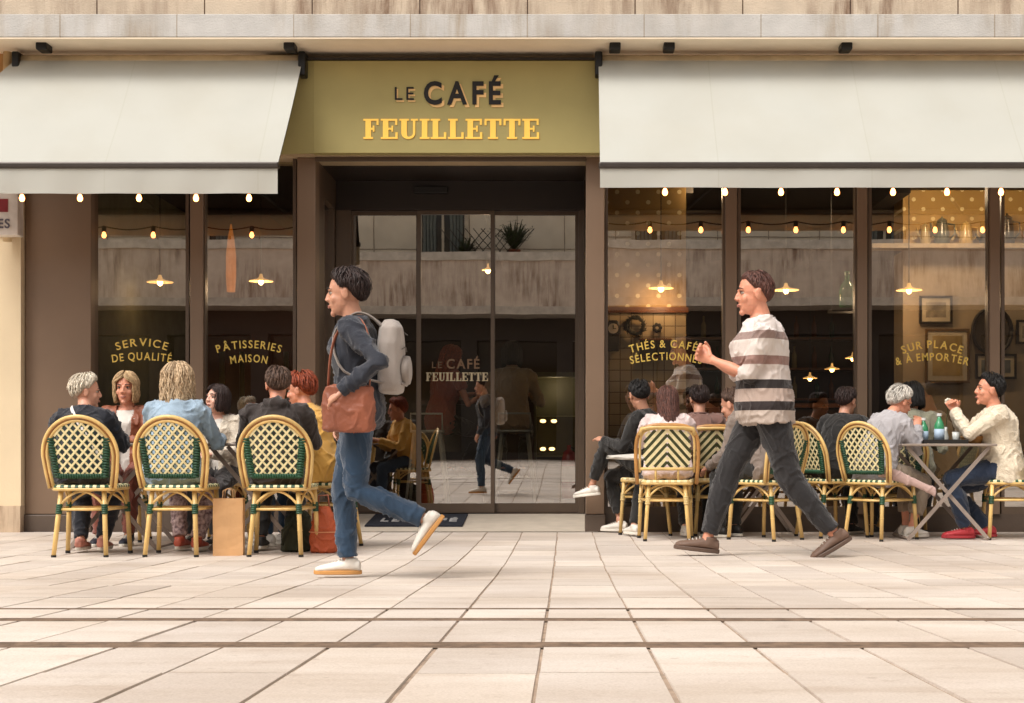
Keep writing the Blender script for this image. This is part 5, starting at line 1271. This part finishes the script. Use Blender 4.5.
# 10 grey-brown jacket bending
person('person in a grey brown hooded jacket bending forward beside the striped walker', PX(770,11.6), 11.55, yaw=50, k=.96, lean=25, head=(6,18,0), girth=1.12, topmat=greyb, trousers=black, hooded=True,
   hair='short', hairmat=H_brown, skin='pink', group=GP, seed=10, rh=(.20,.44,.50), lh=(-.16,.46,.56), neck_fwd=.8)
# 11 white hair, light grey cardigan
person('white haired diner with glasses and pale grey cardigan, looking down', PX(876,11.5), 11.55, yaw=-62, k=kz(1.25,16), lean=20, head=(-6,22,0), female=True, girth=1.15, topmat=lgrey, trousers=cloth('beige_tr','8A7A68'), trlen=.72,
   shoemat=sh_white, hair='short', hairmat=H_silver, hvol=1.6, skin='ruddy', group=GP, seed=11, glasses=True, rh=(.10,.34,.86), lh=(-.10,.34,.84), repole=(.4,-.2,-1), lepole=(-.4,-.2,-1), toplen=.06, brow=H_silver, rf=(.10,.28,.085), lf=(-.06,.36,.085), neck_fwd=.5)
# 12 black hair, grey-green
person('black haired person in a grey green top behind the folding table', PX(912,12.25), 12.28, yaw=-14, k=kz(1.28,8), lean=9, head=(34,14,0), female=True, girth=1.1, topmat=gg, trousers=black, hair='bob', hairmat=H_black, skin='tan', group=GP, seed=12, rh=(.18,.30,.74), lh=(-.18,.3,.74), hvol=1.3)
# 13 cream sweater
person('black haired diner in a cream knitted sweater, hands clasped over the folding table', PX(1003,11.6), 11.6, yaw=84, k=kz(1.31,5), lean=7, head=(6,-4,0), girth=1.22, topmat=creamk, trousers=cloth('navy_jeans','1C2A40'),
   shoemat=sh_red, solemat=M('sole_red','A83038'), hair='crop', hairmat=H_black, hvol=2.2, skin='ruddy', group=GP, seed=13, rh=(.035,.36,.985), lh=(-.035,.37,.99), repole=(.4,.1,-1), lepole=(-.4,.1,-1), rpalm=(-1,0,.1), lpalm=(1,0,.1), curl=.9, toplen=.05,
   rf=(.10,.10,.085), lf=(-.10,.30,.085), collar=False)
# 14 dark clothes behind the white haired diner
person('person in black, seated turned right behind the white haired diner', PX(839,11.85), 11.87, yaw=-42, k=kz(1.22,8), lean=10, head=(0,8,0), girth=1.15, topmat=black, trousers=black, hair='short', hairmat=H_dbrown, skin='tan', group=GP, seed=14, rh=(.16,.36,.74), lh=(-.16,.36,.74))
# walkers --------------------------------------------------------------
z1 = gz(7.5)
wroot, wj = person('young walker with dark tousled hair, navy top and jeans, wearing a grey backpack', PX(360,7.5), 7.5, Z=z1, yaw=90, k=.90, pose='stand', lean=4, head=(0,6,0), girth=.98, topmat=cloth('navy_grey','20242F'), trousers=jeans, hems=1.25,
   shoemat=sh_white, solemat=sole_tan, hair='messy', hairmat=H_dbrown, skin='tan', group='people walking past', seed=20, rf=(.07,.07,.088), lf=(-.07,-.33,.30), ltoe=(0,.6,-.8), rpole=(0,1,.1), lpole=(0,1,0), rh=(.21,.10,.80), lh=(-.275,.05,.93), curl=.8, hipz=.84)
zb = .92
bp = MB(); bp.rings([[V((.15*sc_*math.copysign(abs(math.cos(q))**.6,math.cos(q)), -.158+.062*sc_*math.copysign(abs(math.sin(q))**.6,math.sin(q)), z)) for q in (2*math.pi*j/20 for j in range(20))] for z,sc_ in ((zb,.5),(zb+.01,.9),(zb+.05,1),(zb+.25,1.02),(zb+.33,.9),(zb+.37,.5))])
me = remeshed(bp,.008,3,'backpack'); folds(me,.0022,6,31)
bpk = thing('backpack','pale grey backpack worn by the young walker in navy','backpack',wroot.location.copy(),90); link_mesh(me,'bag_body',cloth('bag_grey','9A9088'),bpk)
b = MB(); b.tube([(x_,-.222,zb+.05) for x_ in (-.1,0,.1)],.008,6); b.rings([[V((.11*math.cos(q)*s_, -.218-d_, zb+.12+.075*math.sin(q)*s_)) for q in (2*math.pi*j/16 for j in range(16))] for s_,d_ in ((1,0),(.95,.03),(.7,.036))]); b.build('pocket',cloth('bag_grey2','8A8078'),bpk,smooth=True)
b = MB(); b.tube(sm([(.06,-.232,zb+.30),(.152,-.17,zb+.33),(.155,-.12,zb+.20)]),.0028,6); b.tube(sm([(-.11,-.222,zb+.22),(0,-.228,zb+.235),(.11,-.222,zb+.22)]),.0028,6); b.build('zip',M('zip_dark','4A443E',bump=0),bpk,smooth=True)
for sx in (-1,1):
    b = MB(); pts=[(sx*.085,-.13,1.24),(sx*.10,-.06,1.305),(sx*.105,.02,1.31),(sx*.115,.115,1.20),(sx*.14,.06,1.03),(sx*.13,-.14,.97)]; b.tube(sm(pts),.018,8,flat=(.35,1)); b.build('strap',cloth('bag_grey2','8A8078'),bpk,smooth=True)
hb = thing('handbag','russet leather shoulder bag at the hip of the young walker in navy','bag',wroot.location.copy(),90)
b = MB(); b.rings([[V((-.25+.045*math.cos(q)*s_, .02+.13*math.copysign(abs(math.sin(q))**.5,math.sin(q))*s_, z)) for q in (2*math.pi*j/20 for j in range(20))] for z,s_ in ((.73,.8),(.745,1),(.85,1.02),(.95,.9),(.965,.6))])
me = remeshed(b,.007,3,'bag'); folds(me,.004,9,4); link_mesh(me,'bag_body',M('leather_russet','8A4E36',rough=.5,var=.2,bump=.3),hb)
b = MB(); b.tube(sm([(-.25,-.08,.94),(-.24,-.085,1.10),(-.205,-.06,1.23),(-.14,-.0,1.29),(-.19,.08,1.22),(-.235,.11,1.10),(-.25,.12,.94)]),.010,8,flat=(.4,1.2)); b.build('strap',M('leather_russet','8A4E36'),hb,smooth=True)
# striped walker
m = M('cloth_striped','B8A69C', rough=.85, var=.06, bump=.3, bs=200, sheen=.2); n_, b_ = nodes_of(m); N, LK = n_.nodes, n_.links
tc = N.new('ShaderNodeTexCoord'); sx_ = N.new('ShaderNodeSeparateXYZ'); LK.new(tc.outputs['Object'], sx_.inputs[0])
mr = N.new('ShaderNodeMapRange'); mr.inputs[1].default_value = .85; mr.inputs[2].default_value = 1.65; LK.new(sx_.outputs[2], mr.inputs[0])
cr = N.new('ShaderNodeValToRGB'); cr.color_ramp.interpolation = 'CONSTANT'; el = cr.color_ramp.elements
stops = [(0,'B0A094'),(.10,'241A18'),(.17,'A89488'),(.27,'1E1614'),(.34,'C8BCB4'),(.46,'8A6A60'),(.53,'D0C6BE'),(.66,'8A746C'),(.72,'D2C8C2'),(.86,'4A3A36'),(.91,'C8BCB4')]
el[0].position, el[0].color = 0, (*lin(stops[0][1]),1); el[1].position = stops[1][0]; el[1].color = (*lin(stops[1][1]),1)
for p_, c_ in stops[2:]: e_ = el.new(p_); e_.color = (*lin(c_),1)
LK.new(mr.outputs[0], cr.inputs[0]); LK.new(cr.outputs[0], b_.inputs['Base Color'])
person('walker in a white, grey and brown striped top and dark trousers', PX(766,9.6), 9.6, yaw=90, k=1.10, pose='stand', lean=3, head=(4,4,0), girth=1.18, topmat=m, sleeve=.62, trousers=cloth('charcoal','1C191A'), trlen=.96,
   shoemat=sh_brown, solemat=M('sole_brown','5A463A'), hair='crop', hairmat=H_lbrown, skin='ruddy', group='people walking past', seed=21, rf=(.08,.37,.10), lf=(-.08,-.42,.15), rtoe=(0,1,.12), ltoe=(0,.86,-.5), rpole=(0,1,.1), lpole=(0,1,0), rh=(.045,.35,1.27), lh=(-.045,.35,1.255), rpalm=(-1,0,.2), lpalm=(1,0,.2), curl=.8, hipz=.965, repole=(.6,-1,-.3), lepole=(-.6,-1,-.3), toplen=.05)
# customers inside
GI = 'customers inside the cafe'
person('customer in a beige top with dark hair on a grey stool, back to the doors', PX(512,14.45), 14.35, Z=.1, yaw=0, k=1.0, seat=.765, lean=8, head=(0,8,0), topmat=cloth('beige_top','8A7458'), trousers=black, hair='bob', hairmat=H_black, skin='tan', group=GI, seed=15, rf=(.1,.2,.38), lf=(-.1,.2,.38), rh=(.2,.38,1.1), lh=(-.2,.38,1.1), female=True)
person('customer in a rosy top at the high table, seen through the doors', PX(440,14.6), 14.6, Z=.1, yaw=-50, k=.98, seat=.765, lean=10, head=(0,14,0), sleeve=.3, topmat=cloth('rosy','9A4A3A'), trousers=black, hair='long', hairmat=H_red, skin='ruddy', group=GI, seed=16, rf=(.1,.2,.38), lf=(-.1,.2,.38), rh=(.15,.38,1.1), lh=(-.12,.38,1.1), female=True)
# ------------------------------------------------------------------ things on and around the tables
def paper_bag(px, Y, label):
    t = thing('paper_bag', label, 'bag', (PX(px,Y),Y,gz(Y)), 4); w, d, h = .095, .05, .37
    pm = M('kraft_paper','CFA272', rough=.8, var=.1, vs=6, bump=.5, bs=14)
    b = MB(); n = 6; rs = []
    for i in range(9):
        z = h*i/8; q = math.sin(math.pi*i/8)*.006; sq_ = 1-.0*i
        base = [(-w,-d),(0,-d-q),(w,-d),(w+q*.5,0),(w,d),(0,d+q),(-w,d),(-w-q*.5,0)]
        rs.append([V((x+random.uniform(-.0015,.0015), y*(1 if abs(x) > .01 or True else .6)+random.uniform(-.0015,.0015), z)) for x,y in base])
    b.rings(rs, cap=False); b.face(range(8)); o = b.build('bag_body', pm, t); sm = o.modifiers.new('t','SOLIDIFY'); sm.thickness = .0015
    for y in (-d+.004, d-.004): b = MB(); b.tube([(-.035,y,h-.02),(-.03,y,h+.05),(0,y,h+.065),(.03,y,h+.05),(.035,y,h-.02)],.003,6); b.build('handle', pm, t, smooth=True)
    return t
paper_bag(229, 9.72, 'plain brown paper bag on the ground between two lattice chairs')
t = thing('tote_bag','orange soft bag standing on the ground beside the dark hooded jacket chair','bag',(PX(324,10.0),9.98,gz(9.98)))
b = MB(); b.rings([[V((rx*math.cos(q), ry*math.sin(q), z)) for q in (2*math.pi*j/18 for j in range(18))] for z,rx,ry in ((0,.075,.055),(.012,.092,.07),(.12,.094,.07),(.135,.086,.064),(.15,.088,.065),(.25,.072,.05),(.30,.05,.03),(.315,.03,.018))])
me = remeshed(b,.006,2,'bag'); folds(me,.005,12,4); link_mesh(me,'bag_body',M('bag_orange','B8552E',rough=.6,var=.15,bump=.3),t)
b = MB(); b.tube([(-.04,0,.29),(-.03,0,.38),(.03,0,.385),(.04,0,.29)],.006,8); b.build('handle',M('leather_russet','8A4E36'),t,smooth=True); b = MB(); b.tube([(.095*math.cos(2*math.pi*j/18),.072*math.sin(2*math.pi*j/18),.14) for j in range(19)],.004,6); b.build('seam',M('bag_seam','D8946A'),t)
t = thing('rucksack','dark olive rucksack slumped under the chair of the dark hooded jacket','bag',(PX(297,10.15),10.12,gz(10.1)))
b = MB(); b.rings([[V((rx*math.cos(q)+z*.08, ry*math.sin(q), z)) for q in (2*math.pi*j/18 for j in range(18))] for z,rx,ry in ((0,.06,.05),(.01,.10,.08),(.15,.11,.09),(.24,.08,.06),(.28,.04,.03))])
me = remeshed(b,.007,3,'bag'); folds(me,.008,10,14); link_mesh(me,'bag_body',M('bag_olive','2E301C',rough=.8,var=.2,bump=.3),t)
b = MB(); b.tube([(-.08,-.08,.05),(-.05,-.12,.14),(0,-.09,.24)],.01,6,flat=(.4,1.2)); b.build('strap',M('bag_olive','2E301C'),t,smooth=True)
china = M('china_white','D8D0C0',rough=.2,bump=0); 
def cup(x, y, z, label, sc_=1):
    t = thing('coffee_cup', label, 'cup', (x,y,z), 0, 'cups on the terrace tables')
    b = MB(); b.lathe([(.022,.006),(.03,.012),(.038,.055),(.036,.055),(.026,.014)],(0,0,0),16); b.build('body', china, t, smooth=True)
    b = MB(); b.tube([(.033,0,.045),(.055,0,.045),(.055,0,.022),(.03,0,.02)],.004,6); b.build('handle', china, t, smooth=True)
    b = MB(); b.lathe([(.03,0),(.062,.008),(.064,.011),(.03,.005),(.001,.005)],(0,0,0),20); b.build('saucer', china, t, smooth=True)
cup(T1[0]+.1,T1[1]+.12,.736,'white cup nearest the brown jacket woman'); cup(T1[0]+.24,T1[1]-.14,.736,'white cup in front of the denim jacket'); cup(T1[0]-.2,T1[1]-.1,.736,'white cup in front of the navy top'); cup(T2[0]-.18,T2[1]+.12,.736,'white cup in front of the white cardigan'); cup(T2[0]+.22,T2[1]-.02,.736,'white cup in front of the yellow shirt')
cup(T3[0]-.2,T3[1]-.05,.736,'white cup in front of the pale grey cardigan')
# newspaper on the lap of the black haired person
t = thing('newspaper','white folded newspaper held by the black haired person near the pillar','newspaper',(PX(628,11.9),11.85,.615),20)
b = MB()
for i in range(4): b.obox((0,0,.006*i),(.30-.01*i,.2,.0025),(R(4*i-4),R(3-2*i),R(3*i)))
b.build('sheets', M('newsprint','CFCAC0',rough=.9,var=.12,vs=40), t)
# on the folding table
gb = M('bottle_water_green','2E8A5A',rough=.1,bump=0,coat=.6)
for i,(dx,dy,hh,lab) in enumerate(((-.115,.05,.20,'shorter green water bottle, left one on the folding table'),(-.005,.0,.235,'taller green water bottle with pale label, right one on the folding table'))):
    t = thing('water_bottle', lab, 'bottle', (T3[0]+dx,T3[1]+dy,.736), 0, 'green water bottles'); r = .036+.003*i
    b = MB(); b.lathe([(r*.9,0),(r,.01),(r,hh*.58),(r*.75,hh*.7),(r*.4,hh*.82),(r*.38,hh*.92),(.001,hh*.921)],(0,0,0),18); b.build('body', gb, t, smooth=True)
    b = MB(); b.tube([(0,0,hh*.12),(0,0,hh*.48)], r*1.02, 18); b.build('sticker', M('label_blue','A8BCD0',rough=.5,bump=0), t, smooth=True); b = MB(); b.tube([(0,0,hh*.9),(0,0,hh)], r*.5, 12); b.build('cap', M('cap_white','D8DAD6',bump=0), t)
t = thing('serving_tray','black tray at the middle of the folding table','tray',(T3[0]+.02,T3[1]-.14,.736)); b = MB(); b.box(-.17,.13,-.1,.1,0,.006); b.build('base', blackp, t); b = MB(); b.box(-.175,.135,-.106,-.1,.0,.03); b.box(-.175,.135,.1,.106,0,.03); b.box(-.176,-.17,-.099,.099,.001,.03); b.box(.13,.136,-.099,.099,.001,.03); b.build('rim', blackp, t)
t = thing('bread_basket','small round wicker basket at the right end of the folding table','basket',(T3[0]+.24,T3[1]-.05,.736)); b = MB()
for i in range(6): b.tube([((.06+.006*i)*math.cos(q),(.06+.006*i)*math.sin(q),.006+.009*i) for q in (2*math.pi*j/24 for j in range(25))],.006,6)
b.build('wicker', M('wicker_tan','A87A42',var=.3), t, smooth=True); b = MB(); b.ell((0,0,.045),(.06,.045,.03)); b.build('bread', M('bread_crust','A8682E',var=.3,vs=25), t, smooth=True)
for dx,dy,lab in ((.12,-.02,'small clear tumbler beside the tray'),(-.27,.12,'clear tumbler near the cane handle')):
    b = MB(); b.lathe([(.025,0),(.032,.09),(.029,.09),(.023,.008),(.001,.008)],(0,0,0),16); o = tag(b.build('tumbler', M('glass_pale','C0C4C0',rough=.05,bump=0), None, smooth=True), lab, 'glass'); o.location=(T3[0]+dx,T3[1]+dy,.736)
t = thing('walking_cane','black walking cane with T handle leaning on the left end of the folding table','cane',(PX(903,11.98),11.98,gz(11.2)))
b = MB(); b.tube([(.14,0,.0),(0,0,.84)],.011,8); b.build('shaft', blackp, t, smooth=True); b = MB(); b.tube([(-.055,0,.842),(-.02,0,.856),(.06,0,.852)],.013,8); b.build('handle', blackp, t, smooth=True)
t = thing('scarf','salmon pink scarf hanging off the seat of the white haired diner chair','scarf',(PX(905,11.3),11.28,.0),-8)
b = MB(); n = 14; rs=[]
for i in range(n):
    q=i/(n-1); c_=V((-.2+.42*q,-.02,.53-.16*q**1.3)); rs.append([c_+V((.0,.022*math.cos(a_),.042*math.sin(a_)*(1+.15*math.sin(6*q)))) for a_ in (2*math.pi*j/14 for j in range(14))])
b.rings(rs); me = remeshed(b,.006,2,'scarf'); folds(me,.004,7,6); link_mesh(me,'cloth',cloth('salmon','B0938A'),t)
t = thing('flower_vase','small glass vase with a white flower on the far edge of the folding table','vase',(T3[0]+.10,T3[1]+.22,.736)); b = MB(); b.lathe([(.02,0),(.028,.05),(.012,.1),(.014,.13),(.001,.13)],(0,0,0),14); b.build('vase', M('glass_pale','C0C4C0'), t, smooth=True)
b = MB(); b.tube([(0,0,.1),(.01,0,.2),(.02,0,.32)],.003,5); b.build('stem', M('leaf_dark','2E3A1A'), t); b = MB()
for i in range(7): q=2*math.pi*i/7; b.ell((.02+.018*math.cos(q),.0,.33+.018*math.sin(q)),(.013,.008,.013),8)
b.build('blossom', M('petal_white','D8D2C0',bump=0), t, smooth=True)
bpy.data.objects.remove(bpy.data.objects['tmp']) if 'tmp' in bpy.data.objects else None
